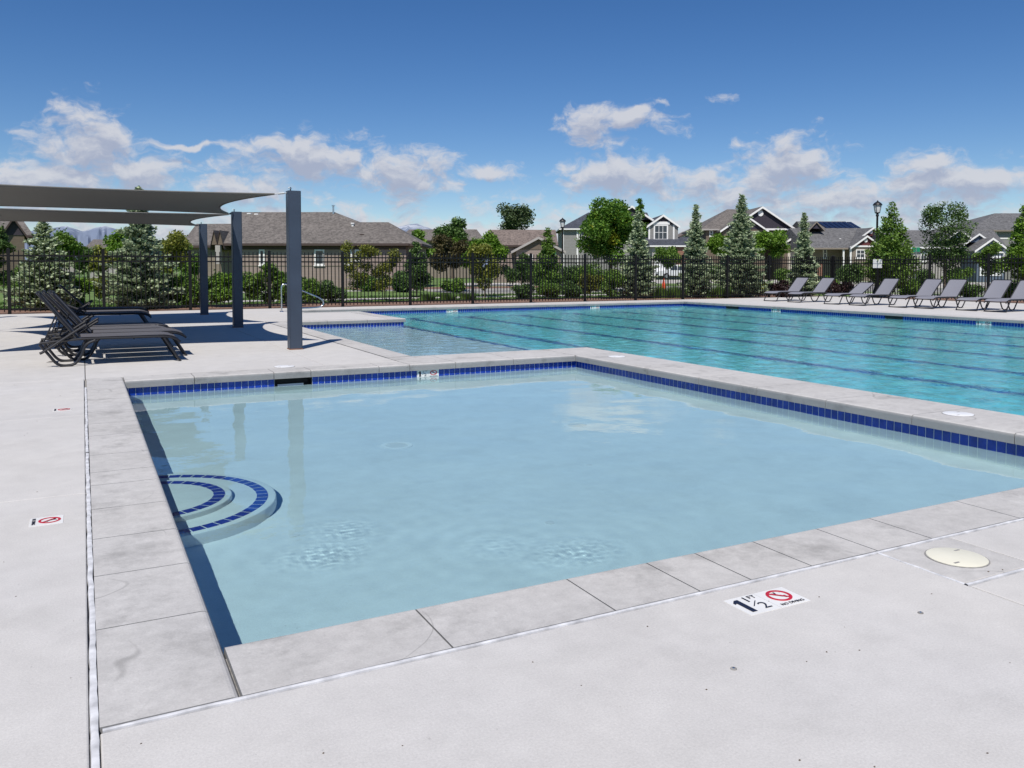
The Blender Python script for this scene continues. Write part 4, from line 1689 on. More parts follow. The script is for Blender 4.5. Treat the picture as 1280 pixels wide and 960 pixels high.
def spruce(label, px, d, top, width, seed, tip=True, group='young spruces beyond the fence', mat='needle'):
    rng = np.random.default_rng(seed + 100)
    x, y = at(px, d)
    t = thing('spruce_tree', label, 'tree', (x, y, -0.05), rng.uniform(0, 6.28), group)
    C, A, B, I = [], [], [], []
    mb = MB()
    mb.tube([(0, 0, -0.05), (0.01, 0, top * 0.5), (0, 0, top * 0.98)], [0.06, 0.035, 0.008], 7)
    lev = int(top / 0.105)
    r0 = width / 2 * 1.22
    for i in range(lev):
        v = i / lev
        z = 0.12 + v * (top - 0.16)
        R_ = r0 * ((1 - v) ** 0.92) * (0.80 + 0.20 * math.sin(i * 1.7)) * min(1, 0.72 + v * 2.0) + 0.035
        nb = max(4, int(6 + 11 * (1 - v)))
        for b_ in range(nb):
            a = 2 * math.pi * (b_ + rng.uniform(-.32, .32)) / nb + i * 0.9
            ln = R_ * rng.uniform(0.62, 1.2) * (1 + 0.16 * math.sin(a * 2 + seed) + 0.10 * math.sin(a * 3 + i * .35 + seed * 2))
            rise = rng.uniform(0.02, 0.26) * ln + (0.25 * ln if v > 0.8 else 0)
            dr = np.array([math.cos(a), math.sin(a), 0.0])
            if b_ % 3 == 0 and ln > 0.25:
                mb.tube([(0, 0, z), tuple(dr * ln * 0.9 + np.array([0, 0, z + rise * 0.8]))], [0.012, 0.004], 4)
            m = max(8, int(ln * 95))
            s = rng.uniform(0.18, 1.0, m) ** 0.75
            base = dr * (ln * s)[:, None] + np.array([0, 0, 1.0]) * (z + rise * s ** 1.6 - 0.05 * ln * s)[:, None]
            side = np.array([-dr[1], dr[0], 0.0])
            off = rng.normal(0, 1, m) * 0.15 * ln * (1.15 - s)
            base = base + side * off[:, None] + rng.normal(0, 0.03, (m, 3))
            # needle tufts point outwards and up
            ax = dr * rng.uniform(0.5, 1.0, (m, 1)) + side * rng.normal(0, 0.55, (m, 1)) + np.array([0, 0, 1.0]) * rng.uniform(-0.15, 0.6, (m, 1))
            ax /= np.linalg.norm(ax, axis=1, keepdims=True)
            wd = np.cross(ax, rand_unit(rng, m))
            wd /= np.linalg.norm(wd, axis=1, keepdims=True)
            sz = rng.uniform(0.045, 0.080, (m, 1))
            C.append(base)
            A.append(ax * sz)
            B.append(wd * sz * 0.46)
            I.append(((s > 0.66) & (rng.uniform(size=m) < 0.8)).astype(int) if tip else np.zeros(m, int))
    C, A, B, I = map(np.concatenate, (C, A, B, I))
    part('crown', leaf_mesh('crown', C, A, B, [M[mat], M['needle_tip']], I), None, t)
    part('trunk', mb, M['bark'], t, smooth=True)
    return t


def base_h(py, d):
    return hgt(py, d) + 0.05


spruce('blue spruce behind the fence, left of the raised chaise backs', 56, 26.2, base_h(268, 26.2), 1.85, 1, group=None, mat='needle_green')
spruce('tall blue spruce behind the fence, its tip rising above the shade sails', 176, 26.8, base_h(231, 26.8), 2.15, 2)
spruce('blue spruce in front of the big maple and pale two storey house', 797, 36.5, base_h(262, 36.5), 1.9, 3)
spruce('slender blue spruce right of the parked white car', 869, 37.2, base_h(254, 37.2), 1.72, 4)
spruce('tallest blue spruce, before the plum gabled house', 926, 37.6, base_h(242, 37.6), 2.15, 5)
spruce('smallest blue spruce, behind the first grey chaises', 1004, 38.4, base_h(264, 38.4), 1.6, 6)

BT = broadleaf
BT('big green maple with a few yellow clusters before the grey house', 762, 47, base_h(228, 47), 3.9, 'maple', base_h(342, 47), 'round', 13000, 0.105, 1, lobes=34, trunk_r=.11, accent='yellow')
BT('green shoot topped small tree between maple and gabled house', 799, 49, base_h(246, 49), 1.1, 'maple', base_h(300, 49), 'cone', 1800, 0.085, 2, lobes=10)
BT('narrow pointed green tree left of the left street lamp', 685, 37, base_h(283, 37), 1.45, 'mid', 0.25, 'cone', 5200, 0.060, 3, lobes=22)
BT('tall airy cottonwood far behind the tan house roof', 643, 122, base_h(250, 122), 6.0, 'far', base_h(300, 122), 'round', 3600, 0.20, 4, lobes=30, trunk_r=.2)
BT('wide dark tree far behind, right of the ranch house', 566, 105, base_h(270, 105), 5.4, 'dark', 1.5, 'round', 3800, 0.22, 5, lobes=18, trunk_r=.2)
BT('low bright green tree top far behind the ranch house hip', 528, 100, base_h(279, 100), 3.6, 'bright', 1.5, 'round', 2200, 0.2, 6, lobes=12)
BT('bright green tree left of the tan house', 612, 62, base_h(284, 62), 3.4, 'bright', 1.6, 'round', 4200, 0.12, 7, lobes=18)
BT('rounded bronze leaved tree on a thin trunk', 559, 46, base_h(287, 46), 2.3, 'bronze', base_h(345, 46), 'round', 4600, 0.085, 8, lobes=18)
BT('bright leafy tree behind the bronze one', 583, 60, base_h(291, 60), 2.6, 'bright', 1.2, 'round', 2800, 0.11, 9)
BT('small dark green tree with two stems at the ranch house corner', 521, 37, base_h(299, 37), 1.45, 'dark', base_h(362, 37), 'cone', 4400, 0.060, 10, lobes=16, trunk_r=.03)
BT('olive green young tree with oval crown right of bronze tree', 606, 37.5, base_h(297, 37.5), 1.8, 'olive', base_h(364, 37.5), 'round', 4600, 0.060, 11, lobes=18, trunk_r=.03)
BT('sparse yellowing young tree before the ranch house windows', 446, 33, base_h(301, 33), 1.5, 'olive', base_h(362, 33), 'vase', 2600, 0.050, 12, lobes=20, trunk_r=.02, gap=.25)
BT('sparse brownish young tree right of the ranch house windows', 480, 33.5, base_h(304, 33.5), 1.5, 'olive', base_h(365, 33.5), 'vase', 2400, 0.050, 13, lobes=20, trunk_r=.02, gap=.25)
BT('pointed green tree right of the right street lamp', 1113, 37, base_h(250, 37), 2.6, 'mid', base_h(362, 37), 'cone', 8200, 0.070, 14, lobes=30, trunk_r=.06)
BT('airy green tree with loose top behind the fifth grey chaise', 1181, 39, base_h(257, 39), 2.7, 'dark', base_h(345, 39), 'vase', 6400, 0.060, 15, lobes=52, trunk_r=.05)
BT('low green tree before the blue gable', 1232, 37, base_h(291, 37), 1.7, 'mid', base_h(350, 37), 'round', 3200, 0.062, 16, lobes=14, trunk_r=.03)
BT('bright green tree cut by the right edge of the picture', 1279, 33.5, base_h(252, 33.5), 1.7, 'bright', base_h(352, 33.5), 'cone', 5400, 0.065, 17, lobes=22, trunk_r=.05)
BT('round bright tree right of the tallest spruce', 962, 58, base_h(285, 58), 2.9, 'bright', base_h(329, 58), 'round', 4600, 0.095, 18, lobes=20)
BT('round bright tree left of the tallest spruce', 901, 58, base_h(286, 58), 2.3, 'bright', base_h(329, 58), 'round', 3600, 0.095, 19, lobes=16)
BT('small green tree beside the parked white car', 835, 60, base_h(306, 60), 2.3, 'mid', base_h(335, 60), 'round', 2600, 0.095, 20, lobes=12)
BT('yellow green tree right of the tall left spruce', 215, 34, base_h(276, 34), 1.9, 'olive', 0.9, 'round', 4200, 0.065, 21, lobes=18)
BT('bright green tree left of the tall left spruce', 150, 42, base_h(277, 42), 2.0, 'bright', 0.8, 'round', 3000, 0.08, 22)
BT('dark tree cut by the left edge of the picture', -3, 27.5, base_h(268, 27.5), 1.35, 'dark', 0.5, 'round', 4200, 0.055, 23, lobes=18)
BT('rounded dark green tree behind the left spruce', 84, 46, base_h(282, 46), 2.2, 'mid', 0.8, 'round', 2900, 0.09, 24)
BT('low dark tree before the far left roofs', 110, 52, base_h(296, 52), 2.4, 'dark', 0.5, 'round', 2600, 0.10, 25)
BT('olive tree before the far left roofs', 126, 40, base_h(302, 40), 1.6, 'olive', 0.5, 'round', 2400, 0.075, 26)
BT('green tree behind the yellow green one beside the posts', 236, 40, base_h(300, 40), 1.8, 'mid', 0.6, 'round', 2600, 0.075, 27)
BT('small dark tree by the tan house driveway', 652, 52, base_h(316, 52), 1.3, 'dark', base_h(342, 52), 'round', 1500, 0.085, 28, lobes=10)

HG = 'hedge shrubs along the far fence'
hedge = [(216, 28.2, 341, 1.15, 'bright', 'leafy green hedge shrub left of the farthest post'),
         (236, 28.0, 338, 1.15, 'mid', 'leafy green hedge shrub just behind the farthest post'),
         (262, 28.3, 339, 1.2, 'mid', 'leafy green hedge shrub between the farthest and middle posts'),
         (286, 28.2, 341, 1.1, 'bright', 'leafy green hedge shrub behind the middle post'),
         (312, 28.4, 335, 1.15, 'mid', 'leafy green hedge shrub right of the middle post'),
         (336, 28.6, 325, 1.15, 'mid', 'tall leafy hedge shrub between the middle and nearest posts'),
         (358, 28.6, 338, 1.0, 'mid', 'leafy hedge shrub behind the nearest post'),
         (386, 31, 351, 1.3, 'mid', 'low hedge shrub behind the handrail'),
         (414, 31.5, 352, 1.3, 'dark', 'low dark hedge shrub right of the handrail'),
         (98, 28.0, 334, 0.95, 'bright', 'bright green leafy shrub right of the left spruce'),
         (655, 35.5, 354, 1.0, 'dark', 'dark low shrub below the narrow pointed tree, left one'),
         (684, 35.2, 352, 1.1, 'mid', 'green low shrub below the narrow pointed tree, right one'),
         (737, 36.2, 338, 1.2, 'olive', 'olive leafy shrub behind the fence, left of the maple spruce'),
         (762, 36.0, 334, 1.3, 'mid', 'green leafy shrub behind the fence beside the maple spruce'),
         (566, 44, 346, 1.2, 'mid', 'small green shrub under the bronze tree'),
         (715, 36, 352, 1.0, 'dark', 'dark thin shrub by the left street lamp'),
         (978, 37, 350, 1.2, 'plum', 'dark plum leaved shrub behind the first grey chaise'),
         (1044, 38.5, 350, 1.5, 'plum', 'dark plum leaved shrub right of the second grey chaise'),
         (1032, 44, 346, 1.3, 'bright', 'light green low shrub beyond the right fence corner'),
         (945, 40, 348, 1.3, 'olive', 'olive low shrub between the two right hand spruces'),
         (1061, 56, 326, 2.2, 'dark', 'rounded dark shrub before the grey house porch'),
         (1211, 36.5, 354, 1.2, 'dark', 'dark shrub low behind the sixth grey chaise'),
         (1140, 40, 352, 1.3, 'mid', 'green low shrub at the foot of the tree by the lamp'),
         (1262, 34.5, 352, 1.1, 'mid', 'green low shrub beside the tree at the right edge'),
         (640, 62, 330, 2.2, 'dark', 'dark rounded shrub before the tan house wall, left one'),
         (664, 64, 326, 2.6, 'mid', 'green rounded shrub before the tan house gable'),
         (718, 60, 332, 2.4, 'dark', 'dark rounded shrub behind the left street lamp'),
         (742, 58, 330, 2.6, 'mid', 'green rounded shrub low under the maple crown'),
         (780, 62, 328, 2.6, 'olive', 'olive rounded shrub low between maple and white car'),
         (885, 66, 330, 2.4, 'dark', 'dark rounded shrub low behind the slender spruce'),
         (985, 64, 332, 2.4, 'mid', 'green rounded shrub low before the plum house garage'),
         (1155, 58, 334, 2.2, 'dark', 'dark rounded shrub low behind the airy tree, left side'),
         (1200, 60, 332, 2.2, 'mid', 'green rounded shrub low behind the airy tree, right side'),
         (468, 48, 344, 2.0, 'mid', 'green low shrub at the ranch house wall between sparse trees'),
         (30, 36, 330, 1.8, 'mid', 'green shrub behind the fence between dark tree and left spruce'),
         (126, 34, 346, 1.3, 'olive', 'olive low shrub on the lawn between the two left spruces'),
         (505, 46, 342, 2.0, 'dark', 'dark low shrub at the ranch house corner')]
for k, (px, d, py, w, mt, lab) in enumerate(hedge):
    BT(lab, px, d, max(0.5, base_h(py, d)), w * 1.15, mt, 0.02, 'round', 3400, 0.052 if d < 40 else 0.08, 40 + k, HG, 14, .02, 'shrub', 'shrub')


# tufts of ornamental grass along the fence
def tuft(label, px, d, h, w, seed, group='grass tufts at the fence foot'):
    rng = np.random.default_rng(seed)
    x, y = at(px, d)
    t = thing('grass_tuft', label, 'grass', (x, y, -0.03), 0, group)
    n = 420
    vs, fs = [], []
    for i in range(n):
        a = rng.uniform(0, 6.28)
        r = w / 2 * math.sqrt(rng.uniform(0, 1)) * 0.6
        c = Vector((r * math.cos(a), r * math.sin(a), 0))
        o = Vector((math.cos(a), math.sin(a), 0)) * rng.uniform(0.1, 0.45) * w / 2
        hh = h * rng.uniform(0.6, 1.1)
        s = Vector((-math.sin(a + 1), math.cos(a + 1), 0)) * 0.012
        b0 = len(vs)
        vs += [c - s, c + s, c + o * 0.4 + Vector((0, 0, hh * 0.6)) + s * .8, c + o * 0.4 + Vector((0, 0, hh * 0.6)) - s * .8, c + o + Vector((0, 0, hh))]
        fs += [(b0, b0 + 1, b0 + 2, b0 + 3), (b0 + 3, b0 + 2, b0 + 4)]
    part('blades', MB().add(vs, fs), M['blade'], t)


tl = ['left of the traffic cone', 'right below the traffic cone', 'between the traffic cone and the slender spruce', 'beside the slender spruce trunk',
      'under the tallest spruce', 'left of the olive young tree', 'below the bronze tree', 'below the small dark two stemmed tree']
for k, (px, d) in enumerate(((818, 36.6), (833, 36.6), (850, 36.8), (888, 37.0), (905, 37.0), (585, 34), (560, 33.6), (535, 33.4))):
    tuft('green ornamental grass tuft behind the fence, ' + tl[k], px, d, 0.55 if k < 5 else 0.35, 0.9, 60 + k)

# mown grass blades nearest the fence
rng = np.random.default_rng(77)
n = 26000
gx = rng.uniform(-9, 38, n)
gy = rng.uniform(31.1, 37.2, n)
ok = ~((gy > 33.2) & (gy < 34.9)) & ~((gx > 35.1) & (gx < 36.8))
gx, gy = gx[ok], gy[ok]
n = len(gx)
C = np.stack([gx, gy, rng.uniform(0.0, 0.03, n) - 0.03], 1)
A = np.stack([rng.normal(0, .02, n), rng.normal(0, .02, n), rng.uniform(.03, .07, n)], 1)
B = np.stack([rng.normal(0, .02, n), rng.normal(0, .02, n), np.zeros(n)], 1)
tag(part('lawn_grass', leaf_mesh('lawn_grass', C, A, B, [M['blade']]), None), 'short green lawn grass beyond the far fence', 'grass', None, 'stuff')


# ------------------------------------------------------------------ houses
class House:
    def __init__(s, name, label, px0, d, group='houses around the pool', turn=False):
        s.px0, s.d, s.turn = px0, d, turn
        x, y = at(px0, d)
        s.a0 = math.atan((px0 - 640) / FPX)
        s.t = thing(name, label, 'house', (x, y, -0.1), -YAW - (s.a0 if turn else 0), group)

    def x(s, px, y=0.0):
        if s.turn:
            return math.tan(math.atan((px - 640) / FPX) - s.a0) * (s.d / math.cos(s.a0) + y)
        return (px - 640) / FPX * (s.d + y) - (s.px0 - 640) / FPX * s.d

    def z(s, py, y=0.0):
        return hgt(py, s.d + y * (math.cos(s.a0) if s.turn else 1)) + 0.1

    def wall(s, px0, px1, py_top, y0, y1, mat, z0=0.0, name='wall'):
        return part(name, MB().box(s.x(px0, y0), s.x(px1, y0), y0, y1, z0, s.z(py_top, y0)), M[mat], s.t)

    def hip(s, px0, px1, y0, y1, py_e, py_r, pr0, pr1, mat, over=0.4, name='roof', trim='brown_trim'):
        """ridge along x from pr0 to pr1; a ridge end equal to the eave end makes a gable"""
        x0, x1 = s.x(px0, y0) - over, s.x(px1, y0) + over
        a, b_ = y0 - over, y1 + over
        m = (y0 + y1) / 2
        ze, zr = s.z(py_e, y0), s.z(py_r, m)
        r0 = x0 if pr0 == px0 else s.x(pr0, m)
        r1 = x1 if pr1 == px1 else s.x(pr1, m)
        th = 0.16
        vs = [(x0, a, ze), (x1, a, ze), (x1, b_, ze), (x0, b_, ze), (r0, m, zr), (r1, m, zr)]
        vs += [(x0, a, ze - th), (x1, a, ze - th), (x1, b_, ze - th), (x0, b_, ze - th)]
        fs = [(0, 1, 5, 4), (2, 3, 4, 5), (1, 2, 5), (3, 0, 4), (9, 8, 7, 6)]
        o = part(name, MB().add(vs, fs), M[mat], s.t)
        vs2 = vs[:4] + vs[6:]
        vs2 = [(x, y + (0), z) for x, y, z in vs2]
        part('fascia', MB().add(vs2, [(4, 5, 1, 0), (5, 6, 2, 1), (6, 7, 3, 2), (7, 4, 0, 3)]), M[trim], o)
        return o

    def gable(s, pxc, half, y0, y1, py_e, py_p, roof, wallmat, trim='trim', over=0.25, tw=0.2, drop=None):
        """gable end facing the viewer at y0; two roof planes running back to y1"""
        xc, h = s.x(pxc, y0), half * (s.d + y0) / FPX
        ze, zp = s.z(py_e, y0), s.z(py_p, y0)
        sl = (zp - ze) / h
        h2 = h + over
        th = 0.14
        a = y0 - over
        z2 = zp - sl * h2
        vs = [(xc - h2, a, z2), (xc, a, zp), (xc + h2, a, z2), (xc - h2, y1, z2), (xc, y1, zp), (xc + h2, y1, z2)]
        vs += [(x, y, z - th) for x, y, z in vs]
        fs = [(0, 1, 4, 3), (1, 2, 5, 4), (9, 10, 7, 6), (10, 11, 8, 7), (3, 4, 10, 9), (4, 5, 11, 10), (0, 3, 9, 6), (5, 2, 8, 11)]
        o = part('roof', MB().add(vs, fs), M[roof], s.t)
        for k in (-1, 1):
            e0 = (xc + k * h2, a - 0.03, z2)
            v = [e0, (xc, a - 0.03, zp), (xc, a - 0.03, zp - tw), (e0[0], a - 0.03, z2 - tw)]
            v += [(x, a + 0.02, z) for x, _, z in v]
            f = [(0, 1, 2, 3), (7, 6, 5, 4), (0, 4, 5, 1), (3, 2, 6, 7), (0, 3, 7, 4)]
            part('bargeboard', MB().add(v, f if k > 0 else [tuple(reversed(q)) for q in f]), M[trim], o)
        v = [(xc - h, y0, ze), (xc + h, y0, ze), (xc, y0, zp - 0.03)]
        v += [(x, y0 + 0.1, z) for x, _, z in v]
        part('gable_wall', MB().add(v, [(0, 1, 2), (5, 4, 3), (0, 3, 4, 1), (1, 4, 5, 2), (2, 5, 3, 0)]), M[wallmat], s.t)
        return o

    def window(s, px0, px1, py0, py1, y, cols=1, rows=1, fr=0.09, arch=False, frame='trim'):
        x0, x1, z1, z0 = s.x(px0, y), s.x(px1, y), s.z(py0, y), s.z(py1, y)
        mb = MB().box(x0, x0 + fr, y - .06, y + .02, z0, z1).box(x1 - fr, x1, y - .06, y + .02, z0, z1)
        mb.box(x0 + fr, x1 - fr, y - .06, y + .02, z0, z0 + fr).box(x0 + fr, x1 - fr, y - .06, y + .02, z1 - fr, z1)
        w = part('window', mb, M[frame], s.t)
        part('sill', MB().box(x0 - .05, x1 + .05, y - .10, y + .01, z0 - .07, z0 - .002), M[frame], w)
        dx, dz = (x1 - x0 - 2 * fr) / cols, (z1 - z0 - 2 * fr) / rows
        for i in range(cols):
            for j in range(rows):
                g = 0.025
                part('pane', MB().box(x0 + fr + i * dx + (g if i else 0), x0 + fr + (i + 1) * dx - (g if i < cols - 1 else 0), y - .015, y + .01,
                                      z0 + fr + j * dz + (g if j else 0), z0 + fr + (j + 1) * dz - (g if j < rows - 1 else 0)), M['glass'], w)
        mb = MB()
        for i in range(1, cols):
            mb.box(x0 + fr + i * dx - .025, x0 + fr + i * dx + .025, y - .04, y + .012, z0 + fr, z1 - fr)
        for j in range(1, rows):
            mb.box(x0 + fr, x1 - fr, y - .036, y + .012, z0 + fr + j * dz - .025, z0 + fr + j * dz + .025)
        if mb.v:
            part('mullion', mb, M[frame], w)
        return w

    def trim(s, px0, px1, py0, py1, y, mat='trim', name='trim_board', dep=0.06):
        return part(name, MB().box(s.x(px0, y), s.x(px1, y), y - dep, y + 0.02, s.z(py1, y), s.z(py0, y)), M[mat], s.t)

    def vent(s, pxc, py, r, y):
        mb = MB()
        n = 14
        vs = [(s.x(pxc, y) + r * math.cos(2 * math.pi * k / n), yy, s.z(py, y) + r * 1.1 * math.sin(2 * math.pi * k / n)) for yy in (y - .06, y + .02) for k in range(n)]
        mb.add(vs, [tuple(range(n - 1, -1, -1))[::-1], tuple(range(2 * n - 1, n - 1, -1))] + [(k, n + k, n + (k + 1) % n, (k + 1) % n) for k in range(n)])
        return part('gable_vent', mb, M['trim'], s.t)

    def pipe(s, px, py0, py1, y, r=0.06, mat='trim'):
        return part('vent_pipe', MB().tube([(s.x(px, y), y, s.z(py1, y)), (s.x(px, y), y, s.z(py0, y))], r, 8).tube([(s.x(px, y), y, s.z(py0, y) - .02), (s.x(px, y), y, s.z(py0, y) + .07)], r * 1.6, 8), M[mat], s.t)


# long ranch house
h = House('ranch_house', 'long single storey tan house with broad grey brown hipped roof', 400, 57)
h.wall(296, 508, 304, 0, 9, 'tan_wall')
h.wall(236, 297, 307, 1.2, 9, 'taupe_wall', name='side_wall')
h.hip(283, 504, 0, 9, 304.5, 265.5, 283, 419, 'roof', .45)
h.hip(400, 521, 0.25, 7.2, 304.8, 278, 430, 486, 'roof', .42)
h.hip(236, 300, 1.2, 8.5, 307, 280, 247, 300, 'roof', .4)
h.wall(500, 521, 306, 0.25, 6.5, 'taupe_wall', name='side_wall')
for (a, b_) in ((324.5, 331.5), (393.5, 406), (428, 440.5)):
    h.window(a, b_, 312, 331.5, 0.0, 1, 2, .10)
h.window(444, 452, 312, 327, 0.0, 1, 2, .10)
h.trim(296, 508, 331.5, 333, 0.0, 'taupe_wall', 'belt_board', .03)
h.trim(296, 508, 304.8, 312, 0.0, 'brown_trim', 'frieze_eave_shade', .04)  # dark frieze made deeper to paint in the eave's shadow on the wall
h.pipe(417.5, 258, 268, 4.2, .07, 'stainless')
h.pipe(441.5, 280, 287, 2.2, .09)
h.pipe(453, 294, 296, 0.9, .10, 'brown_trim')
h.pipe(313, 268, 273, 4.2, .12)
h.pipe(322, 268.6, 273, 4.2, .12)
for pc in (268.5, 276):
    h.gable(pc, 4.2, -0.5, 3.0, 306, 288, 'roof', 'brown_wall', 'brown_trim', .05, .10)
h.trim(272, 278, 307, 330, -0.4, 'pale_wall', 'porch_column', .35)

# tan house with a gabled garage
h = House('tan_house', 'single storey tan house with tan roof and gabled wing behind driveway', 655, 76)
h.wall(616, 690, 307, 0, 9, 'tan_wall')
h.hip(614, 692, 0, 9, 306.5, 287.5, 614, 692, 'roof_tan', .4)
h.gable(673, 30, -2.2, 5, 312, 296, 'roof_tan', 'brown_wall', 'pale_wall', .3, .22)
h.wall(645, 701, 311.8, -2.15, 4, 'tan_wall', name='wing_wall')
h.window(660, 666, 318, 330, -2.15, 1, 2)

# far roof between trees
h = House('far_house', 'distant low roof showing between the dark tree and bronze tree', 520, 112)
h.wall(508, 600, 301, 0, 8, 'taupe_wall')
h.hip(500, 602, 0, 8, 300.5, 287, 512, 596, 'roof', .4)

# two storey grey house behind the maple
h = House('grey_house', 'two storey grey siding house with white trim and arched bay window', 770, 100)
h.wall(703, 812, 286, 1.0, 11, 'grey_wall')
h.wall(810, 847, 281, -0.6, 9, 'grey_wall', name='bay_wall')
h.hip(703, 812, 1.0, 11, 286, 266, 735, 812, 'roof_blue', .45, trim='trim')
h.gable(789, 27, 0.6, 9, 275, 257.5, 'roof_blue', 'plum_wall', 'trim', .3, .26)
h.gable(828, 18, -0.6, 8, 281, 268.5, 'roof_blue', 'plum_wall', 'trim', .28, .26)
h.trim(702.6, 704.6, 287, 350, 1.0)
h.trim(720.5, 722.5, 287, 350, 0.97)
h.trim(810, 812, 281, 303, -0.6)
h.trim(840.5, 842.5, 281, 303, -0.6)
h.window(816.5, 834.5, 281, 300.5, -0.6, 3, 2, .16)
w = h.trim(814.5, 836.5, 277.4, 281, -0.62, 'trim', 'arch_head', .07)
h.window(723.5, 727, 291, 299, 1.0, 1, 1)
h.hip(815, 868, -3.2, 4, 307, 296.5, 815, 868, 'roof_blue', .35, name='porch_roof', trim='trim')
h.wall(815, 868, 308, -3.1, 4, 'pale_wall', name='garage_wall')
h.trim(845, 860, 309, 332, -3.1, 'brick', 'brick_pier', .12)
h.trim(818, 842, 314, 345, -3.1, 'white', 'garage_door', .03)

h = House('cream_house', 'tiny distant cream gable right of the grey bay window', 856, 150)
h.wall(846, 868, 297, 0, 8, 'cream_wall')
h.gable(864, 18, 0, 8, 297, 287.5, 'roof_tan', 'cream_wall', 'brown_trim', .3, .25)
h.window(856.5, 859.5, 293.5, 297.5, 0, 1, 1)

# plum gabled house
h = House('plum_gable_house', 'two storey brown house with plum gables behind the tallest spruce', 935, 96)
h.wall(882, 992, 287, 0.5, 12, 'brown_wall')
h.hip(880, 955, 0.5, 11, 286.5, 262, 908, 955, 'roof', .45, trim='pale_wall')
h.gable(951, 42, 0.1, 10, 286.5, 258.5, 'roof', 'plum_wall', 'trim', .35, .24)
h.gable(929, 27, -1.2, 3, 286.5, 268, 'roof', 'plum_wall', 'trim', .3, .22)
h.wall(903, 956, 287, -1.15, 3, 'brown_wall', name='bay_wall')
h.trim(937, 993, 285.8, 288, 0.1)
h.vent(949.5, 267, .32, 0.1)
h.window(886, 890.5, 288, 296, 0.5, 1, 2)
h.window(939, 943, 291, 302, -1.15, 1, 2)
h.hip(955, 1012, -2.2, 3, 302, 290.5, 955, 1012, 'roof', .3, name='porch_roof', trim='trim')
h.gable(1000, 24, -4.5, 2, 305, 289.5, 'roof', 'plum_wall', 'trim', .3, .22)
h.trim(977, 1022, 304.6, 307, -4.5)
h.wall(978, 1021, 306, -4.45, 2, 'brown_wall', name='garage_wall')
h.trim(984, 1013, 315, 345, -4.45, 'cream_wall', 'garage_door', .05)

# grey house with solar panels
h = House('solar_house', 'single storey grey house with roof solar panels and maroon gables', 1052, 86)
h.wall(1014, 1062, 310, 2.2, 11, 'taupe_wall')
h.wall(1062, 1096, 308, 0, 11, 'taupe_wall', name='wing_wall')
h.hip(1012, 1096, 0.4, 11, 310, 285.5, 1012, 1090, 'roof_grey', .4, trim='taupe_wall')
r = h.hip(1013, 1070, 6, 14, 290, 277, 1013, 1070, 'roof_grey', .3, trim='taupe_wall')
h.gable(1019, 8.5, 3.6, 8, 286, 277, 'roof_grey', 'plum_wall', 'taupe_wall', .15, .15)
sx = h.d / FPX
for k in range(7):
    x0 = h.x(1031.5 + k * 6.3, 7)
    # panels lie along the slope of the back roof
    ya, yb_ = 6.9, 9.4
    za, zb_ = h.z(290, 6) + (h.z(277, 10) - h.z(290, 6)) * (ya - 5.7) / 4.3 + .10, h.z(290, 6) + (h.z(277, 10) - h.z(290, 6)) * (yb_ - 5.7) / 4.3 + .10
    mb = MB().add([(x0, ya, za), (x0 + 0.47, ya, za), (x0 + 0.47 - .12, yb_, zb_), (x0 - .12, yb_, zb_),
                   (x0, ya, za - .05), (x0 + 0.47, ya, za - .05), (x0 + 0.47 - .12, yb_, zb_ - .05), (x0 - .12, yb_, zb_ - .05)],
                  [(0, 1, 2, 3), (7, 6, 5, 4), (0, 4, 5, 1), (1, 5, 6, 2), (2, 6, 7, 3), (3, 7, 4, 0)])
    part('solar_panel', mb, M['solar'], h.t)
h.gable(1089, 14, 1.4, 7, 295, 284.5, 'roof_grey', 'maroon_wall', 'trim', .25, .2)
h.gable(1082, 18, -0.3, 6, 307.5, 294.5, 'roof_grey', 'maroon_wall', 'trim', .25, .2)
h.vent(1087, 290, .2, 1.4)
h.vent(1081, 300.5, .2, -0.3)
h.trim(1064, 1100, 307, 309, -0.3)
h.wall(1064.5, 1100, 308, -0.25, 5, 'taupe_wall', name='porch_wall')
h.window(1069, 1080.5, 312, 323, -0.25, 2, 2, .10)
h.trim(1052.3, 1054.2, 310, 336, 0.3, 'trim', 'porch_column', .15)
h.trim(1061.2, 1063.2, 308, 336, -0.2, 'trim', 'porch_column', .15)
h.window(1028, 1033, 311.5, 323, 2.2, 1, 2)
h.trim(1020, 1026, 330, 345, 0.6, 'brick', 'brick_pier', .4)
h.pipe(1049, 299, 302, 2.6, .08)

h = House('blue_gable_house', 'low house with grey roof and small white trimmed blue gables', 1190, 82)
h.wall(1128, 1252, 309, 0, 9, 'pale_wall')
h.hip(1124, 1250, 0, 9, 309, 288, 1124, 1240, 'roof_grey', .4, trim='trim')
h.gable(1196.5, 14, -0.5, 6, 297, 286.5, 'roof_grey', 'blue_wall', 'trim', .25, .18)
h.gable(1221, 16, -0.8, 6, 303, 292, 'roof_grey', 'blue_wall', 'trim', .25, .18)
h.gable(1238, 19, -2.5, 5, 311, 297.5, 'roof_grey', 'blue_wall', 'trim', .28, .2)
h.wall(1220, 1256, 311, -2.45, 3, 'blue_wall', name='garage_wall')
h.trim(1219, 1257, 314.5, 316.5, -2.48)
h.trim(1224, 1252, 320, 345, -2.45, 'white', 'garage_door', .05)
h.trim(1253, 1256, 311, 340, -2.45, 'trim', 'corner_board', .07)
h.window(1150, 1158, 316, 327, 0, 2, 1)

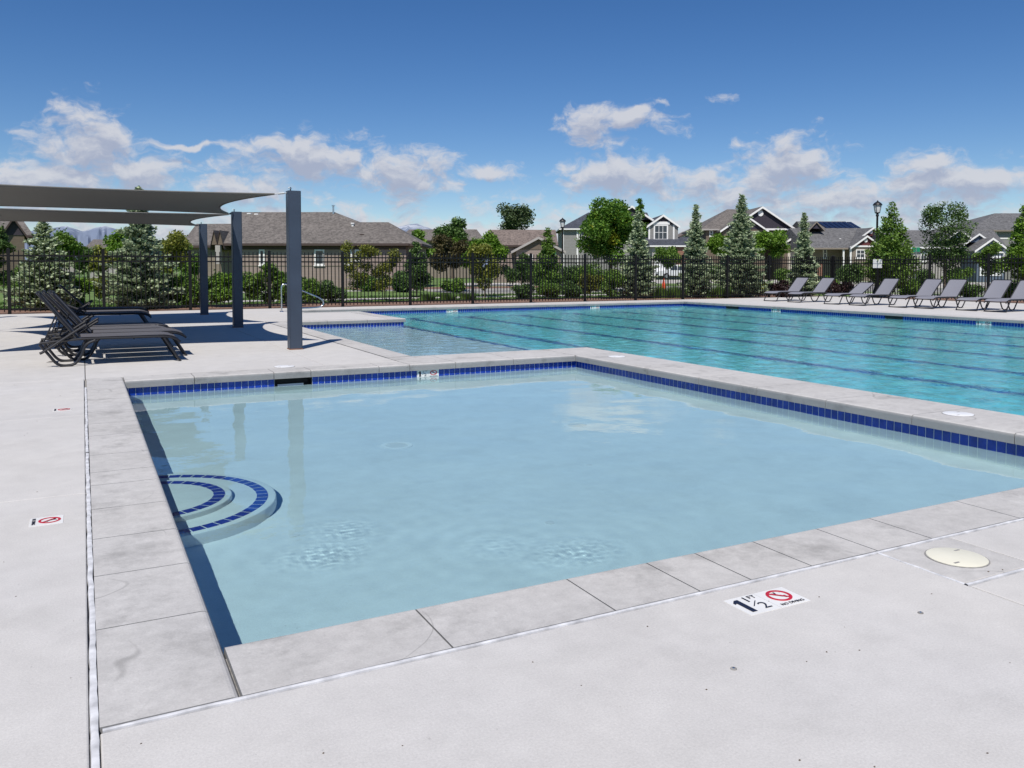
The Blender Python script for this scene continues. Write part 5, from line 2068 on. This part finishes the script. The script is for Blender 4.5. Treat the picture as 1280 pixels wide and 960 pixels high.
h = House('tall_grey_house', 'two storey grey house with hipped roof at the right edge', 1250, 92)
h.wall(1214, 1320, 288, 0, 12, 'grey_wall')
h.hip(1213, 1322, 0, 12, 288, 267, 1241, 1300, 'roof_grey', .45, trim='taupe_wall')
h.trim(1214, 1320, 297.5, 299, 0.0, 'trim', 'belt_board', .04)
h.window(1240, 1244, 290, 296, 0, 1, 2)
h.pipe(1243, 278, 281, 3.0, .1)
h.pipe(1259, 277.5, 280, 3.0, .1)

# houses on the left
h = House('dark_gable_house', 'dark brown gabled house at the left edge behind trees', 14, 62, turn=True)
h.wall(-40, 30, 297, 0, 9, 'brown_wall')
h.gable(19, 14, -0.4, 8, 294, 271, 'roof', 'plum_wall', 'brown_trim', .3, .22)
h.hip(-60, 36, 1.2, 9, 294, 274, -60, 30, 'roof', .4)
h.window(15, 19, 297, 305, 0, 1, 2)
h.wall(6, 32, 294, -0.35, 3, 'brown_wall', name='wing_wall')

h = House('left_grey_roof_house', 'distant house with light grey roof left of the snowy mountains', 86, 118, turn=True)
h.wall(78, 95, 307, 0, 8, 'pale_wall')
h.hip(74, 95, 0, 8, 306.5, 300, 74, 95, 'roof_grey', .3)
h = House('left_hip_roof_house', 'distant house with hipped grey roof below the snowy mountains', 130, 110, turn=True)
h.wall(113, 147, 312, 0, 9, 'pale_wall')
h.hip(110, 149, 0, 9, 311, 299.5, 118, 145, 'roof', .4)


# ------------------------------------------------------------------ street lamps, signs, cone, car
def street_lamp(label, px, d, top):
    x, y = at(px, d)
    t = thing('street_lamp', label, 'street lamp', (x, y, -0.05), 0, 'street lamps')
    H = top
    part('pole', MB().lathe([(0.13, 0), (0.13, 0.25), (0.09, 0.42), (0.055, 0.55), (0.045, H - 0.75), (0.07, H - 0.72), (0.07, H - 0.66), (0.04, H - 0.62)], 12), M['lamp_metal'], t, smooth=True)
    ln = part('lantern', MB().lathe([(0.05, H - .62), (0.12, H - .58), (0.12, H - .555)], 12), M['lamp_metal'], t)
    part('globe', MB().lathe([(0.105, H - .554), (0.165, H - .25), (0.165, H - .23)], 12), M['lamp_glass'], ln, smooth=True)
    part('lamp_cap', MB().lathe([(0.21, H - .229), (0.21, H - .20), (0.15, H - .12), (0.06, H - .06), (0.03, H - .04), (0.035, H - 0.02), (0.01, H)], 14), M['lamp_metal'], ln, smooth=True)
    mb = MB()
    for k in range(4):
        a = k * math.pi / 2 + .4
        mb.bar((0.112 * math.cos(a), 0.112 * math.sin(a), H - .554), (0.172 * math.cos(a), 0.172 * math.sin(a), H - .23), 0.016, 0.016)
    part('cage_bar', mb, M['lamp_metal'], ln)


street_lamp('black street lamp with white globe left of the big maple', 703, 50, hgt(272.5, 50) + .05)
street_lamp('black street lamp with white globe above the grey solar house', 1095, 38.5, hgt(251, 38.5) + .05)


def street_sign(label, px, d, zc, w):
    x, y = at(px, d)
    t = thing('street_sign', label, 'sign', (x, y, -0.05), -YAW, 'green street name signs')
    part('pole', MB().tube([(0, 0, 0), (0, 0, zc + 0.12)], 0.03, 8), M['stainless'], t, smooth=True)
    part('blade', MB().prism([(-w / 2, -0.008), (w / 2, -0.008), (w / 2, 0.008), (-w / 2, 0.008)], zc - .12, zc + .12), M['sign_green'], t)


street_sign('small green street name sign left of the left lamp post', 691, 54, hgt(317, 54) + .05, 0.36)
street_sign('small green street name sign right of the tree by the lamp', 1144, 44, hgt(312, 44) + .05, 0.42)

x, y = at(829.5, 49)
t = thing('traffic_cone', 'orange traffic cone on the street before the white car', 'cone', (x, y, -0.034))
part('base', MB().box(-0.19, 0.19, -0.19, 0.19, 0.001, 0.035), M['cone'], t)
part('cone_body', MB().lathe([(0.145, 0.036), (0.075, 0.40), (0.03, 0.70), (0.022, 0.71)], 16), M['cone'], t, smooth=True)
part('collar', MB().lathe([(0.098, 0.32), (0.072, 0.46), (0.07, 0.46)], 16), M['cone'], t, smooth=True)

x, y = at(845, 97)
t = thing('parked_car', 'white sport utility car parked in the driveway behind the fence', 'car', (x, y, -0.02), -YAW + R(6))
prof = [(-2.35, 0.42), (-2.38, 0.82), (-2.25, 0.98), (-1.35, 1.06), (-0.75, 1.62), (-0.55, 1.70), (1.55, 1.72), (1.95, 1.60), (2.25, 1.05), (2.36, 0.95), (2.36, 0.42)]
vs = [(a, sgn * (0.92 - 0.16 * max(0, (b_ - 1.0) / 0.7)), b_) for sgn in (-1, 1) for a, b_ in prof]
n = len(prof)
part('body', MB().add(vs, [tuple(range(n)), tuple(range(2 * n - 1, n - 1, -1))] + [(k, n + k, n + (k + 1) % n, (k + 1) % n) for k in range(n)]), M['car_white'], t)
for (a, b_) in ((-1.0, -0.12), (-0.04, 0.85), (0.93, 1.75)):
    s0 = 0.35 if a < -0.9 else 0.0
    part('side_window', MB().add([(a, -0.925, 1.08), (b_, -0.925, 1.08), (b_ - (0.1 if b_ > 1 else 0), -0.80, 1.56), (a + s0, -0.80, 1.56)], [(0, 1, 2, 3)]), M['glass'], t)
part('windscreen', MB().add([(-1.32, -0.80, 1.10), (-1.32, 0.80, 1.10), (-0.82, 0.70, 1.59), (-0.82, -0.70, 1.59)], [(0, 3, 2, 1)]), M['glass'], t)
part('bumper', MB().box(-2.44, -2.30, -0.88, 0.88, 0.36, 0.60).box(2.30, 2.44, -0.88, 0.88, 0.36, 0.60), M['tyre'], t)
part('headlight', MB().box(-2.40, -2.28, -0.90, -0.55, 0.72, 0.88), M['lamp_glass'], t)
part('headlight', MB().box(-2.40, -2.28, 0.55, 0.90, 0.72, 0.88), M['lamp_glass'], t)
part('tail_light', MB().box(2.28, 2.38, -0.90, -0.70, 0.85, 1.15), M['red'], t)
for a in (-1.45, 1.45):
    for sgn in (-1, 1):
        mb = MB()
        ring_ = [(0.36 * math.cos(k * math.pi / 8), 0.36 * math.sin(k * math.pi / 8)) for k in range(16)]
        vs = [(a + p, sgn * 0.95 - w_, 0.37 + q) for w_ in (-.11, .11) for p, q in ring_]
        mb.add(vs, [tuple(range(16)), tuple(range(31, 15, -1))] + [(k, 16 + k, 16 + (k + 1) % 16, (k + 1) % 16) for k in range(16)])
        wh = part('wheel', mb, M['tyre'], t)
        rim = [(0.21 * math.cos(k * math.pi / 8), 0.21 * math.sin(k * math.pi / 8)) for k in range(16)]
        vs = [(a + p, sgn * (1.065 + w_), 0.37 + q) for w_ in (0, .012) for p, q in rim]
        part('rim', MB().add(vs, [tuple(range(16)), tuple(range(31, 15, -1))] + [(k, 16 + k, 16 + (k + 1) % 16, (k + 1) % 16) for k in range(16)]), M['stainless'], wh)
